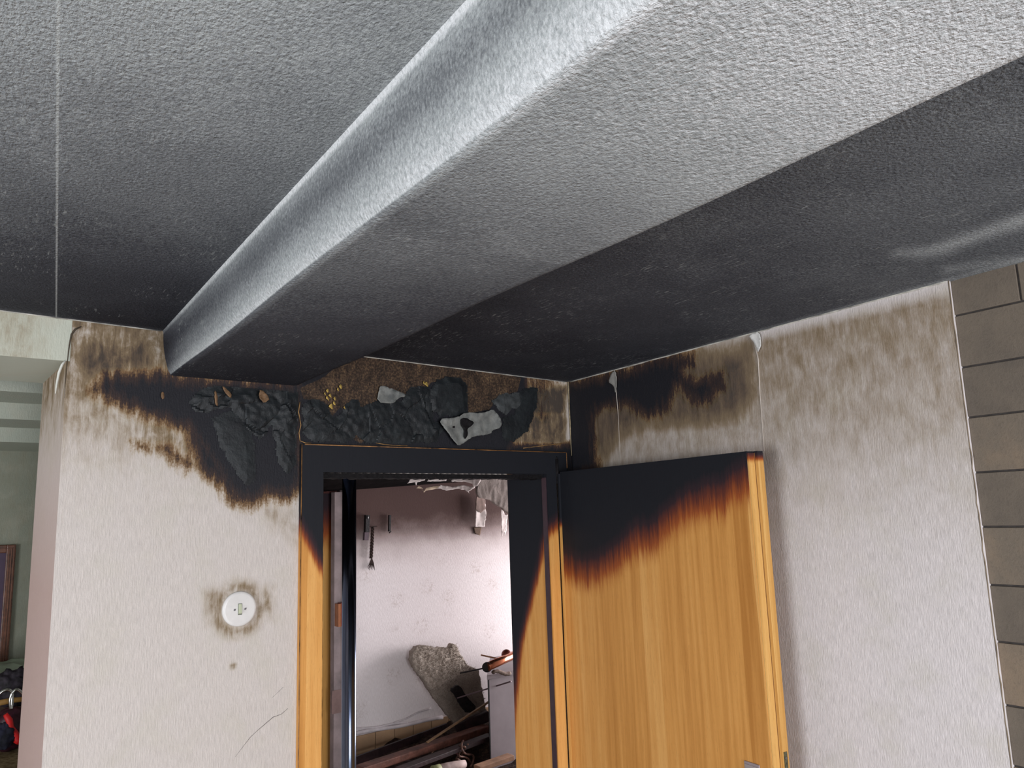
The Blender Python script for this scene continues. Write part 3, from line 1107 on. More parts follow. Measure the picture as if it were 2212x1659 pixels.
# hinge knuckle at the top corner of the leaf
e = MB()
e.tube([Lq(-.012, -.002, 1.99), Lq(-.012, -.002, 2.075)], .006, 14)
e.tube([Lq(-.012, -.002, 2.075), Lq(-.012, -.002, 2.085)], [.004, .002], 14)
e.build('hinge_pin', M['stop'], door)

# ---- wallpaper flaps burnt loose over the door
charpaper = NT('charred_glossy_paper')
cv = charpaper.obj()
charpaper.bump(charpaper.noise(cv, 90, 5, .6), .5, .003)
charpaper = charpaper.out(charpaper.ramp(charpaper.noise(cv, 28, 5, .65), [(.3, (.007, .008, .010, 1)), (.6, (.013, .016, .018, 1)), (.85, (.032, .038, .041, 1))]), .5, .3)
greyash = NT('grey_ash_paper')
cv = greyash.obj()
greyash.bump(greyash.noise(cv, 60, 4, .6), .4, .003)
greyash = greyash.out(greyash.ramp(greyash.noise(cv, 34, 5, .6), [(.3, (.085, .09, .088, 1)), (.55, (.17, .175, .165, 1)), (.8, (.27, .27, .25, 1))]), .6, .4)
darkgrey = plain('smoked_paper', (.045, .05, .052, 1), .5, var=.3, scale=40, bump=.002)
tanpaper = plain('scorched_tan_paper', (.17, .095, .045, 1), .7, var=.35, scale=60)
yellowbit = plain('yellow_paste_crumb', (.42, .29, .07, 1), .7, var=.2, scale=80)


def wflap(mat, poly, lift=.006, curl=.5, rough=.004, seed=1, name='paper_flap', label=None):
    o_ = flap(name, mat, poly, lambda x, y: onW(x, y, lift), placeW, lift, wall_front, curl, 4, rough, seed)
    if label: o_['label'] = label
    return o_


wflap(greyash, [(943, 906), (985, 902), (1003, 891), (1040, 893), (1062, 884), (1070, 893), (1081, 908), (1078, 925), (1060, 930), (1058, 938), (1020, 943), (1006, 952), (988, 965), (975, 950), (960, 930)],
      .016, .4, .005, 2, label='pale grey ash-coated flap hanging over the door head')
wflap(M['stop'], [(993, 906), (1003, 902), (1024, 912), (1018, 920), (1008, 926), (1010, 938), (1004, 950), (1000, 942), (1002, 928), (994, 918)], .0235, .1, .001, 3, 'paper_hole', 'black burnt hole in the pale flap')
wflap(M['stop'], [(977, 921), (981, 920), (982, 924), (978, 925)], .0235, .1, .0005, 4, 'paper_hole', 'small black burnt hole in the pale flap')
wflap(greyash, [(818, 836), (826, 833), (872, 850), (874, 858), (858, 860), (850, 872), (812, 870)], .008, .5, .003, 5)


def crumple(name, poly, mat, lift, amp, seed, st=.004, fr=1.0):
    """scorched paper still clinging to the wall: blistered, folded, edges torn"""
    P2 = [onW(x, y, .003) for x, y in poly]
    ua, ub = min(q[0] for q in P2), max(q[0] for q in P2)
    za, zb = min(q[1] for q in P2), max(q[1] for q in P2)
    us_, zs_ = lin(ua, ub, st), lin(za, zb, st)
    A, B = np.meshgrid(us_, zs_)
    sd = sd_poly(A, B, P2)
    jit = np.array([[mnoise.noise(Vector((u * 45, z * 45, seed))) * .007 for u in us_] for z in zs_])
    sd = sd + jit
    H = np.zeros_like(A)
    for j, z in enumerate(zs_):
        for i, u in enumerate(us_):
            if sd[j, i] > .012: continue
            w = mnoise.noise_vector(Vector((u * 9 * fr, z * 9 * fr, seed))) * .05
            d, _pts = mnoise.voronoi(Vector(((u + w.x) * 15 * fr, (z + w.y) * 13 * fr, seed * 2.3)))
            cell = math.sin(_pts[0].x * 57.1 + _pts[0].y * 91.7)            # each facet tilts its own way
            tilt = (((u + w.x) * 15 * fr - _pts[0].x) * math.cos(cell * 9) + ((z + w.y) * 13 * fr - _pts[0].y) * math.sin(cell * 9))
            H[j, i] = tilt * .9 + (d[1] - d[0]) * .5 + .35 * mnoise.noise(Vector((u * 60, z * 60, seed)))
    edge = np.clip(-sd / .02, 0, 1)
    H = .0012 + lift * (.35 + .65 * edge) + amp * H * (.3 + .7 * edge)
    H = np.maximum(H, .0008)
    keep = sd < 0
    o = grid_mesh(name, us_, zs_, lambda U, V: np.stack([EX[0] * U + EN[0] * H, WY + EX[1] * U + EN[1] * H, V], -1), lambda U, V: (U, V), {}, mat, wall_front,
                  skip=lambda u, v: not keep[min(int((v - za) / (zb - za) * (len(zs_) - 1)), len(zs_) - 1), min(int((u - ua) / (ub - ua) * (len(us_) - 1)), len(us_) - 1)])
    return o


crumple('crumpled_paper', [(651, 880), (662, 866), (690, 866), (706, 878), (716, 900), (730, 900), (742, 880), (758, 864), (774, 862), (776, 880), (812, 868), (830, 862), (866, 868), (876, 850),
                           (890, 836), (910, 834), (928, 838), (934, 850), (934, 905), (960, 925), (940, 958), (840, 960), (788, 958), (768, 940), (755, 958), (670, 955), (654, 935)], charpaper, .0035, .0050, 3)
crumple('blistered_paper', [(930, 840), (942, 822), (968, 814), (992, 816), (1006, 830), (1010, 862), (1008, 892), (985, 900), (950, 902), (932, 890), (927, 862)], charpaper, .008, .0014, 9, fr=.4)
crumple('blistered_paper', [(1062, 866), (1082, 852), (1118, 848), (1128, 862), (1126, 880), (1108, 884), (1090, 896), (1072, 884)], darkgrey, .004, .002, 5, fr=.7)
crumple('blistered_paper', [(1120, 846), (1138, 838), (1162, 838), (1158, 880), (1140, 930), (1110, 955), (1085, 950), (1085, 905), (1112, 895)], charpaper, .003, .001, 6, fr=.5)
# crumpled paper left of the frame, under the beam
crumple('crumpled_paper', [(404, 872), (432, 846), (462, 834), (520, 838), (560, 840), (610, 846), (642, 850), (644, 900), (640, 955), (600, 948), (585, 920), (572, 940), (560, 950), (535, 935), (520, 905), (495, 882), (460, 890), (420, 892)], charpaper, .004, .0062, 21, fr=1.25)
crumple('blistered_paper', [(455, 905), (500, 888), (530, 910), (548, 960), (552, 1040), (528, 1052), (500, 1010), (470, 960)], charpaper, .003, .0008, 26, fr=.35)
crumple('blistered_paper', [(588, 935), (610, 900), (638, 905), (640, 1000), (620, 1030), (598, 1000)], charpaper, .004, .0010, 28, fr=.35)
wflap(tanpaper, [(462, 842), (468, 850), (470, 880), (463, 872)], .009, .3, .002, 23)
wflap(tanpaper, [(478, 832), (500, 850), (498, 862), (484, 848)], .009, .3, .002, 24)
wflap(tanpaper, [(560, 838), (582, 862), (570, 872), (556, 860)], .018, .3, .003, 25)
wflap(tanpaper, [(347, 848), (353, 846), (355, 860), (349, 864)], .007, .3, .001, 30)
for i, (x, y, s_) in enumerate([(705, 862, 6), (712, 856, 5), (728, 842, 4), (735, 836, 5), (700, 852, 4), (714, 880, 7), (720, 872, 5), (722, 862, 4), (742, 882, 4), (920, 832, 6), (914, 828, 4), (706, 845, 4)]):
    wflap(yellowbit, [(x - s_ * (.4 + .5 * (i % 2)), y - s_ * .3), (x + s_ * .1 * (i % 3), y - s_ * 1.3), (x + s_ * .5, y - s_ * .2), (x + s_ * (.9 - .4 * (i % 2)), y + s_ * .8), (x - s_ * .1, y + s_ * .3 * (i % 4))], .006, .5, .002, 40 + i, 'paste_crumb')
# thin burnt-through rims
e = MB()
for poly in ([(648, 868), (645, 890), (650, 918), (646, 935), (648, 952), (660, 957), (672, 957)], [(812, 957), (830, 960), (850, 962), (880, 963)], [(1130, 968), (1180, 962), (1214, 958)]):
    e.tube([Wq(*(lambda a: (a[0], .004, a[1]))(onW(x, y, .004))) for x, y in poly], .0012, 5)
e.build('scorched_rim', plain('orange_scorched_rim', (.34, .19, .07, 1), .7, var=.4, scale=40), wall_front)

# ================================================================== LIGHT SWITCH
su, sz = onW(516, 1315)
sw = empty('light_switch', Wq(su, 0, sz))
tag(sw, 'round white light switch with a small rocker on the papered wall', 'light switch')
e = MB()
R_ = .0435
e.tube([Wq(su, 0, sz), Wq(su, .003, sz), Wq(su, .006, sz), Wq(su, .0078, sz), Wq(su, .0085, sz)], [R_, R_, R_ * .975, R_ * .93, R_ * .85], 64)
e.build('cover_plate', M['white_plastic'], sw)
e = MB()
e.wbox(su - .0052, su + .0052, .0083, .0089, sz - .0145, sz + .0135)
e.build('rocker_slot', plain('slot_dark_green', (.12, .13, .10, 1), .6), sw)
e = MB()
e.quad8([Wq(su - .004, .0086, sz - .012), Wq(su + .004, .0086, sz - .012), Wq(su + .004, .0086, sz + .0125), Wq(su - .004, .0086, sz + .0125),
         Wq(su - .004, .0135, sz - .009), Wq(su + .004, .0135, sz - .009), Wq(su + .004, .0095, sz + .0115), Wq(su - .004, .0095, sz + .0115)])
e.build('rocker', M['rocker'], sw, bevel=.0006)
for s_ in (-1, 1):
    e = MB()
    e.tube([Wq(su + s_ * .0135, .0082, sz - .001), Wq(su + s_ * .0135, .0092, sz - .001)], [.0030, .0022], 12)
    e.tube([Wq(su + s_ * .0135 - .003, .0092, sz - .003), Wq(su + s_ * .0135 + .003, .0092, sz + .0015)], .0005, 5)
    e.build('screw', M['screw'], sw)

# ================================================================== ROOM BEYOND THE DOOR
KO = -1.5


def kw(x, y, o=KO):
    return onW(x, y, o)


def kitchen_paper():
    t = NT('faded_flower_wallpaper')
    uv = t.uv()
    soot = t.attr('soot')
    fib = t.noise(t.mp(uv, (300, 60, 1)), 1, 4, .65)
    blot = t.noise(uv, 9, 5, .6)
    c = t.mix(t.ss(fib, .35, .7), (.66, .60, .595, 1), (.75, .69, .69, 1))
    # sprigs of faint flowers, staggered
    vo = t.n('ShaderNodeTexVoronoi', Scale=6.5, Randomness=.55)
    t.set(vo, 'Vector', t.mp(uv, (1, 1.15, 1)))
    sk = t.noise(uv, 42, 5, .75, 1.5)
    m = t.math('MULTIPLY', t.math('SUBTRACT', 1.0, t.ss(vo.outputs['Distance'], .16, .42)), t.ss(sk, .47, .64))
    c = t.mix(t.math('MULTIPLY', m, .42), c, (.33, .24, .20, 1))
    s = t.math('ADD', soot, t.math('MULTIPLY', t.math('SUBTRACT', blot, .5), .25))
    s = t.math('ADD', s, t.math('MULTIPLY', t.math('SUBTRACT', fib, .5), .12))
    c = t.mix(t.ss(s, .05, .95), c, t.ramp(s, [(.2, (.46, .35, .325, 1)), (.55, (.20, .13, .115, 1)), (.9, (.075, .043, .038, 1))]))
    t.bump(fib, .4, .003)
    return t.out(c, .85, .2)


M['kpaper'] = kitchen_paper()
ku = lin(.95, 4.1, .02)
kz = lin(.0, .86, .43)[:-1] + lin(.86, 2.44, .012)
UK, VK = np.meshgrid(ku, kz)
sk = np.interp(VK, [1.35, 1.60, 1.75, 1.84, 1.95, 2.1], [0, .14, .46, .80, 1.0, 1.1]) - .05 * (UK - 1.9)
g1 = sd_poly(UK, VK, [kw(x, y) for x, y in [(1024, 1090), (1046, 1090), (1044, 1138), (1022, 1138)]])
g2 = sd_poly(UK, VK, [kw(x, y) for x, y in [(1026, 1072), (1048, 1076), (1046, 1096), (1025, 1096)]])
sk = sk + .15 * ramp(g2, .02)
exk = MB()
exk.wbox(.9, 4.2, KO - .12, KO - .002, 0, 2.44)
wb = grid_mesh('wall_back', ku, kz, lambda U, V: np.stack([EX[0] * U + EN[0] * KO, WY + EX[1] * U + EN[1] * KO, V], -1), lambda U, V: (U, V),
               dict(soot=np.clip(sk, 0, 1)), M['kpaper'], extra=exk)
tag(wb, 'flower-papered wall of the burnt room beyond the door, browned above', kind='structure')
# wrinkled foot of the paper over the tiles
e = MB()
for k, (a, b, rr) in enumerate([((760, 1586), (955, 1550), .010), ((760, 1576), (880, 1560), .005), ((850, 1562), (930, 1528), .004)]):
    A_, B_ = kw(*a), kw(*b)
    pts = [Wq(A_[0] + (B_[0] - A_[0]) * q, KO + .003, A_[1] + (B_[1] - A_[1]) * q + .003 * math.sin(q * 9 + k)) for q in np.linspace(0, 1, 14)]
    e.tube(pts, rr, 8)
e.build('paper_roll_edge', plain('soiled_white_paper', (.60, .54, .55, 1), .8, scale=20), wb)
# side walls, ceiling of the room beyond, window in its right wall
e = MB().wbox(.62, .74, KO - .1, -AT + .0, 0, 2.44)
e.build('wall_partition', M['shell'])['kind'] = 'structure'
e = MB()
for (o0, o1, z0, z1) in ((-.25, -.45, 0, 2.44), (-1.25, -1.6, 0, 2.44), (-.45, -1.25, 0, .8), (-.45, -1.25, 2.0, 2.44)):
    e.wbox(4.0, 4.12, o1, o0, z0, z1)
e.build('wall_window_side', M['shell'])['kind'] = 'structure'
e = MB()
for (o0, o1, z0, z1) in ((-.45, -.50, .8, 2.0), (-1.20, -1.25, .8, 2.0), (-.5, -1.2, .8, .85), (-.5, -1.2, 1.95, 2.0)):
    e.wbox(4.04, 4.09, o1, o0, z0, z1)
e.build('window_3', M['window_white'])['kind'] = 'structure'
e = MB().wbox(1.80, 4.1, -.24, -.10, 0, 2.44)
e.build('wall_dividing', M['shell'])['kind'] = 'structure'
burntceil = plain('burnt_black_ceiling', (.007, .005, .005, 1), .95, var=.4, scale=9, spec=.02, bump=.01)
e = MB().quad8([Wq(.6, KO - .1, 1.975), Wq(4.1, KO - .1, 2.185), Wq(4.1, -WT - .03, 2.18), Wq(.6, -WT - .03, 2.09),
                Wq(.6, KO - .1, 2.45), Wq(4.1, KO - .1, 2.45), Wq(4.1, -WT - .03, 2.45), Wq(.6, -WT - .03, 2.45)])
kceil = e.build('ceiling', burntceil)
tag(kceil, 'burnt black ceiling of the room beyond the door', kind='structure')


def kflap(name, mat, poly, o, lift=.004, rough=.004, seed=1, parent=None, thick=.0015):
    ob = flap(name, mat, poly, lambda x, y: onW(x, y, o), lambda a, q, b: Wq(a, o + q, b), lift, parent, .5, 4, rough, seed)
    ob.modifiers[0].thickness = thick
    return ob


torn = plain('torn_plaster_white', (.75, .66, .63, 1), .8, var=.12, scale=30)
torn2 = plain('torn_plaster_buff', (.62, .47, .34, 1), .8, var=.2, scale=30)
kflap('torn_lath_strip', torn, [(877, 1045), (888, 1030), (918, 1028), (914, 1038), (899, 1042), (897, 1049), (894, 1042)], KO + .80, seed=2, parent=kceil)
kflap('torn_lath_strip', torn, [(920, 1040), (934, 1028), (965, 1028), (961, 1039), (945, 1040)], KO + .80, seed=3, parent=kceil)
kflap('torn_lath_strip', torn, [(972, 1040), (982, 1028), (1040, 1026), (1036, 1040), (1028, 1050), (1020, 1053), (1018, 1045), (1004, 1041)], KO + .80, seed=4, parent=kceil)
kflap('torn_lath_strip', torn2, [(897, 1055), (903, 1050), (912, 1056), (906, 1054), (914, 1062), (918, 1054), (938, 1051), (948, 1050), (944, 1056), (930, 1058), (918, 1060), (914, 1064), (908, 1056)], KO + .60, seed=5, parent=kceil)
kflap('torn_lath_strip', torn, [(940, 1056), (950, 1048), (975, 1052), (1000, 1048), (1015, 1052), (1024, 1050), (1022, 1055), (1010, 1062), (1012, 1066), (1002, 1058), (985, 1056), (962, 1060), (950, 1056)], KO + .60, seed=6, parent=kceil)
kflap('torn_lath_strip', torn, [(1080, 1100), (1086, 1104), (1088, 1112), (1094, 1112), (1092, 1145), (1088, 1158), (1086, 1148), (1083, 1160), (1081, 1140)], KO + .08, seed=7, parent=wb)
strip = kflap('scraped_paper_strip', torn, [(1023, 1098), (1028, 1082), (1044, 1082), (1046, 1110), (1042, 1138), (1022, 1138)], KO + .02, lift=.012, seed=8, parent=wb)
kflap('scraped_paper_strip', plain('smoked_paper_strip', (.24, .165, .14, 1), .8, var=.25, scale=14), [(1027, 1072), (1046, 1076), (1048, 1100), (1036, 1108), (1024, 1100)], KO + .036, lift=.004, seed=8, parent=wb)
kflap('scraped_paper_strip', plain('painted_shadow_patch', (.13, .085, .06, 1), .9, var=.3, scale=30), [(1022, 1139), (1040, 1139), (1036, 1156), (1026, 1154)], KO + .004, lift=.002, rough=.001, seed=9, parent=wb)  # last piece: painted shadow below the scraped strip
pb = kflap('hanging_board', plain('grey_plasterboard', (.30, .25, .225, 1), .85, var=.15, scale=25, bump=.003),
           [(1031, 1026), (1110, 1026), (1110, 1120), (1094, 1108), (1085, 1103), (1078, 1096), (1066, 1090), (1058, 1082), (1042, 1077), (1030, 1075), (1025, 1062), (1027, 1045)], KO + .32, lift=.003, rough=.003, seed=10, thick=.012)
tag(pb, 'ragged grey piece of plasterboard hanging from the burnt ceiling beyond the doorway', 'plasterboard')

# tiles below the paper
tile = plain('beige_wall_tile', (.42, .27, .16, 1), .4, var=.12, scale=8)
e = MB()
zt_ = .886
w_ = .105
u_ = 1.46
while u_ < 4.0:
    e.wbox(u_ + .0015, u_ + w_ - .0015, KO, KO + .009, zt_ - .11, zt_)
    e.wbox(u_ + .0015, u_ + w_ - .0015, KO, KO + .009, zt_ - .223, zt_ - .113)
    u_ += w_
tl = e.build('trim_3', tile, bevel=.001)
tag(tl, 'row of beige tiles below the torn flower paper', kind='structure')

# frame post, narrow pale door edge and the wooden block at the left of the view
def upx(x, y, o):
    return onW(x, y, o)[0]


o1 = -1.30
fr = empty('trim_4', Wq(upx(710, 1300, o1), o1, 0))
tag(fr, 'narrow reddish wooden door post seen inside the doorway at its left', kind='structure')
a_, b_ = upx(701, 1300, o1), upx(719, 1300, o1)
ztop = onW(710, 1066, o1)[1]
slab_with_char('post', M['edge'], MB().wbox(a_ - .02, b_ - .003, o1 - .03, o1, 0, ztop), lambda co: np.clip(.12 + (co[:, 2] - 1.75) / .42, .06, .72), fr, .03)
MB().wbox(b_ - .003, b_, o1 - .03, o1 + .004, 0, ztop).build('bead', plain('dark_red_bead', (.10, .035, .02, 1), .5), fr)
slab_with_char('lintel', M['edge'], MB().wbox(a_ - .06, b_ + .02, o1 - .03, o1 + .01, ztop, ztop + .055), lambda co: co[:, 2] * 0 + .55, fr, .04)
o2 = -1.22
a2, b2 = upx(722, 1300, o2), upx(742, 1300, o2)
dr = empty('door_2', Wq(a2, o2, 0))
tag(dr, 'pale narrow door edge behind the dark pole', kind='structure')
zt2 = onW(730, 1063, o2)[1]
z2b = onW(730, 1619, o2)[1]
greyed = plain('smoked_lilac_paint', (.27, .215, .215, 1), .6, var=.22, scale=9)
MB().wbox(a2, b2 - .006, o2 - .035, o2, z2b - .4, zt2).build('panel_edge', greyed, dr)
MB().wbox(b2 - .006, b2, o2 - .035, o2 + .002, z2b - .4, zt2).build('pale_lip', plain('pale_lip_paint', (.62, .56, .52, 1), .5, var=.15, scale=9), dr)
MB().wbox(b2 - .0, b2 + .05, o2 - .2, o2 - .04, z2b - .4, zt2 + .04).build('dark_panel', plain('burnt_maroon_panel', (.025, .012, .013, 1), .5), dr)
zc0, zc1 = onW(730, 1352, o2)[1], onW(730, 1303, o2)[1]
blk = MB().wbox(a2 + .003, a2 + .016, o2 + .0, o2 + .035, zc0, zc1).build('hinge_block', plain('orange_brown_block', (.36, .13, .05, 1), .5), dr)
MB().wbox(a2 + .016, b2 + .012, o2 + .0, o2 + .036, zc0 + .002, zc1 + .003).build('block_side', plain('deep_red_block', (.22, .030, .018, 1), .45), blk)
MB().wbox(a2 - .01, b2 - .006, o2, o2 + .003, onW(730, 1540, o2)[1], onW(730, 1490, o2)[1]).build('smoked_patch', plain('brown_smoked_patch', (.19, .12, .11, 1), .7), dr)

# dark steel prop
pu, po = upx(754, 1330, -.40), -.40
pole = empty('steel_prop', Wq(pu, po, 0))
tag(pole, 'dark blue-black glossy steel pole standing just inside the burnt doorway', 'pole')
pm = NT('blue_black_steel')
pv = pm.obj()
pn = pm.noise(pm.mp(pv, (30, 30, 4)), 1, 4)
pm.bump(pm.noise(pm.mp(pv, (90, 90, 9)), 1, 3), .12, .001)
pm = pm.out(pm.ramp(pn, [(.3, (.07, .085, .13, 1)), (.7, (.15, .18, .24, 1))]), .20, .6, 1.0)
MB().tube([Wq(pu, po, .012), Wq(pu, po, 2.062)], .0235, 40).build('tube', pm, pole)
MB().wbox(pu - .06, pu + .06, po - .06, po + .06, 0, .012).build('base_plate', pm, pole)
MB().wbox(pu - .045, pu + .045, po - .045, po + .045, 2.060, 2.068).build('top_plate', pm, pole)

# charred things hanging on the far wall
charred = plain('charred_black_wood', (.014, .010, .011, 1), .7, var=.5, scale=80, bump=.004)
fibre = plain('burnt_brown_cord', (.035, .016, .012, 1), .9, var=.4, scale=100)


def kP(x, y, o=KO + .012):
    u, z = onW(x, y, o)
    return Wq(u, o, z)


th = empty('wall_bracket', kP(793, 1140, KO))
tag(th, 'broad charred black strip on the flowered wall beside the steel pole', 'wall holder')
e = MB(); e.bar(kP(793, 1113), kP(792, 1150), .022, .018, up=EN); e.build('backing', charred, th)
e = MB(); e.bar(kP(791, 1150), kP(790, 1167), .023, .016, up=EN); e.build('cup', plain('purple_grey_cup', (.09, .06, .075, 1), .5), th)
e = MB(); e.tube([kP(795, 1114, KO + .022), kP(795, 1121, KO + .022)], .003, 8); e.build('hook', plain('grey_metal', (.35, .33, .33, 1), .4, metal=.6), th)
t2_ = MB(); t2_.bar(kP(842, 1113), kP(841, 1148), .011, .012, up=EN, w2=.009); t2_.tube([kP(841, 1147), kP(845, 1148), kP(841, 1151)], .003, 6)
tag(t2_.build('charred_hook_strip', charred), 'thin charred strip alone on the wall, right of the hanging tassel', 'hook')
br = empty('braided_hanger', kP(804, 1138, KO))
tag(br, 'burnt braided cord with a frayed tassel hanging on the flowered wall', 'wall hanging')
e = MB(); e.bar(kP(797, 1138), kP(814, 1137), .005, .006, up=EN); e.build('peg', fibre, br)
e = MB()
for ph in (0, 2.1, 4.2):
    pts = []
    for q in np.linspace(0, 1, 40):
        x = 805.5 - 3.8 * q + 2.4 * math.sin(q * 22 + ph)
        y = 1139 + 67 * q
        pts.append(kP(x, y, KO + .014 + .004 * math.cos(q * 22 + ph)))
    e.tube(pts, .0036, 6)
e.build('braid', fibre, br)
e = MB()
for k in range(9):
    dx = (k - 4) * 1.9
    e.tube([kP(803, 1206), kP(803 + dx * .5, 1216), kP(802 + dx, 1226 + (k % 3) * 3)], [.0025, .002, .001], 5)
e.build('tassel', fibre, br)


# ---- fluffy mat leaning on the far wall
def lean_mesh(name, poly, o_front, thick, mat, parent=None, amp=.006, fuzz=0, label=None):
    """a thick slab traced along a plane o_front(z), pile or roughness as displaced surface"""
    P2 = [onW(x, y, o_front(None)) for x, y in poly]
    bm = bmesh.new()
    bm.faces.new([bm.verts.new((a, b, 0)) for a, b in P2])
    bmesh.ops.triangulate(bm, faces=bm.faces)
    for _ in range(7):
        es = [ed for ed in bm.edges if ed.calc_length() > .012]
        if not es: break
        bmesh.ops.subdivide_edges(bm, edges=es, cuts=1)
        bmesh.ops.triangulate(bm, faces=bm.faces)
    bm.verts.ensure_lookup_table()
    edge = [ed for ed in bm.edges if len(ed.link_faces) == 1]
    r = bmesh.ops.extrude_face_region(bm, geom=list(bm.faces))
    back = [g for g in r['geom'] if isinstance(g, bmesh.types.BMVert)]
    bset = set(back)
    for v in bm.verts:
        a, b = v.co.x, v.co.y
        d = thick if v in bset else 0
        nz = mnoise.noise(Vector((a * 90, b * 90, d * 40))) * amp + mnoise.noise(Vector((a * 24, b * 24, d * 40))) * amp * .6
        v['x'] if False else None
        w = Wq(a + mnoise.noise(Vector((a * 120, b * 120, 7))) * amp * .7, o_front(b) - d + (nz if d == 0 else 0), b + mnoise.noise(Vector((a * 120, b * 120, 17))) * amp * .7)
        v.co = Vector(w)
    bmesh.ops.recalc_face_normals(bm, faces=bm.faces)
    me = bpy.data.meshes.new(name)
    bm.to_mesh(me); bm.free()
    for p in me.polygons: p.use_smooth = True
    auto_uv(me)
    return link(name, me, mat, parent)


matm = NT('matted_beige_pile')
mv = matm.obj()
mn = matm.noise(mv, 260, 4, .7)
mn2 = matm.noise(mv, 22, 4, .6)
matm.bump(mn, .9, .006)
matm = matm.out(matm.ramp(matm.math('ADD', matm.math('MULTIPLY', mn, .7), matm.math('MULTIPLY', mn2, .35)), [(.35, (.26, .21, .17, 1)), (.52, (.46, .39, .33, 1)), (.68, (.62, .55, .48, 1))]), .95, .1)
MO = KO + .20
mat_root = empty('shaggy_mat', Wq(onW(985, 1560, MO)[0], MO, .0))
tag(mat_root, 'thick shaggy beige mat with ragged top edge leaning on the flowered wall', 'mat')
mpoly = [(915, 1432), (920, 1414), (930, 1404), (944, 1400), (958, 1402), (968, 1406), (984, 1404), (998, 1407), (1008, 1396), (1014, 1398), (1018, 1414), (1030, 1440), (1052, 1452), (1052, 1535), (1020, 1552),
         (988, 1566), (972, 1545), (950, 1508), (932, 1472), (920, 1452)]
zb_ = onW(985, 1560, MO)[1]
mo_fn = lambda z: MO if z is None else MO - .35 * (z - zb_)
mat_o = lean_mesh('pile', mpoly, mo_fn, .035, matm, mat_root, .007)
# loose tufts standing out of the pile
e = MB()
P2 = [onW(x, y, MO) for x, y in mpoly]
ua, ub = min(p[0] for p in P2), max(p[0] for p in P2)
za, zbb = min(p[1] for p in P2), max(p[1] for p in P2)
cand_u = rng.uniform(ua, ub, 5200); cand_z = rng.uniform(za, zbb, 5200)
ok = sd_poly(cand_u, cand_z, P2) < .004
for a, b in zip(cand_u[ok], cand_z[ok]):
    p = Vector(Wq(a, mo_fn(b), b))
    d = Vector((rng.uniform(-1, 1), -.9, rng.uniform(-.6, 1))).normalized() * rng.uniform(.008, .016)
    s_ = Vector((rng.uniform(-1, 1), 0, rng.uniform(-1, 1))).normalized() * .0011
    n0 = len(e.v)
    e.v += [tuple(p - s_), tuple(p + s_), tuple(p + d)]
    e.f.append([n0, n0 + 1, n0 + 2]); e.sm.append(True)
tf = e.build('tufts', matm, mat_root)
tf['kind'] = 'stuff'

bk = kflap('burnt_slot_bar', charred, [(968, 1489), (984, 1477), (992, 1484), (998, 1496), (1012, 1512), (1026, 1528), (1006, 1542), (992, 1524), (980, 1502)], MO + .03, lift=.004, rough=.002, seed=12, thick=.014)
tag(bk, 'black charred slab lying slantwise against the shaggy mat', 'burnt slab')

# ---- white cabinet at the right of the opening
CO = -.98
cu0 = onW(1054, 1540, CO)[0]
cz0, cz1 = .0, onW(1060, 1457, CO)[1]
cabw = plain('smoked_white_lacquer', (.30, .26, .275, 1), .5, var=.08, scale=7)
cab = empty('white_cabinet', Wq(cu0 + .25, CO - .2, 0))
tag(cab, 'white smoke-stained cabinet half hidden behind the right jamb, among the rubble', 'cabinet')
sk_ = .80                      # the cabinet was shoved askew: its side runs back to the right


def cbox(m, u0_, u1, o0, o1, z0, z1):
    g = lambda u, o_, z: Wq(u + (CO - o_) * sk_, o_, z)
    return m.quad8([g(u0_, o1, z0), g(u1, o1, z0), g(u1, o0, z0), g(u0_, o0, z0), g(u0_, o1, z1), g(u1, o1, z1), g(u1, o0, z1), g(u0_, o0, z1)])


cbox(MB(), cu0 + .004, cu0 + .5, CO - .34, CO - .002, 0, cz1 - .02).build('body', cabw, cab, bevel=.002)
cbox(MB(), cu0, cu0 + .506, CO - .35, CO + .006, cz1 - .02, cz1).build('top_board', cabw, cab, bevel=.002)
MB().wbox(cu0 + .004, cu0 + .010, CO - .002, CO + .003, .1, cz1 - .02).build('dark_edge_strip', charred, cab)

# ---- rubble
rub = NT('burnt_rubble')
rv = rub.obj()
rn = rub.noise(rv, 24, 6, .7)
rn2 = rub.noise(rv, 130, 4, .7)
rub.bump(rub.math('ADD', rn, rn2), .9, .02)
rub = rub.out(rub.ramp(rub.math('ADD', rub.math('MULTIPLY', rn, .65), rub.math('MULTIPLY', rn2, .35)), [(.36, (.012, .008, .007, 1)), (.5, (.045, .026, .020, 1)), (.62, (.12, .072, .05, 1)), (.75, (.30, .21, .16, 1))]), .85, .2)
hu = lin(.80, 3.9, .02)
ho = lin(-1.49, -.42, .02)
HU, HO = np.meshgrid(hu, ho)
base_h = np.interp(HU, [.8, 1.3, 1.6, 1.9, 2.2, 2.6, 3.9], [.70, .76, .80, .84, .86, .82, .6])
base_h = base_h * np.interp(HO, [-1.49, -1.2, -.9, -.65, -.45], [1.0, .985, .90, .62, .02])
nzz = np.array([[mnoise.noise(Vector((u * 9, o_ * 9, 1))) * .05 + abs(mnoise.noise(Vector((u * 30, o_ * 26, 5)))) * .035 for u in hu] for o_ in ho])
HZ = np.maximum(base_h + nzz * np.clip(base_h, 0, 1) - .02, .002)
heap = grid_mesh('rubble_heap', hu, ho, lambda U, V: np.stack([EX[0] * U + EN[0] * V, WY + EX[1] * U + EN[1] * V, HZ], -1), lambda U, V: (U, V), {}, rub, smooth=True)
tag(heap, 'heap of dark burnt rubble and splinters filling the floor beyond the doorway', 'rubble', kind='stuff')

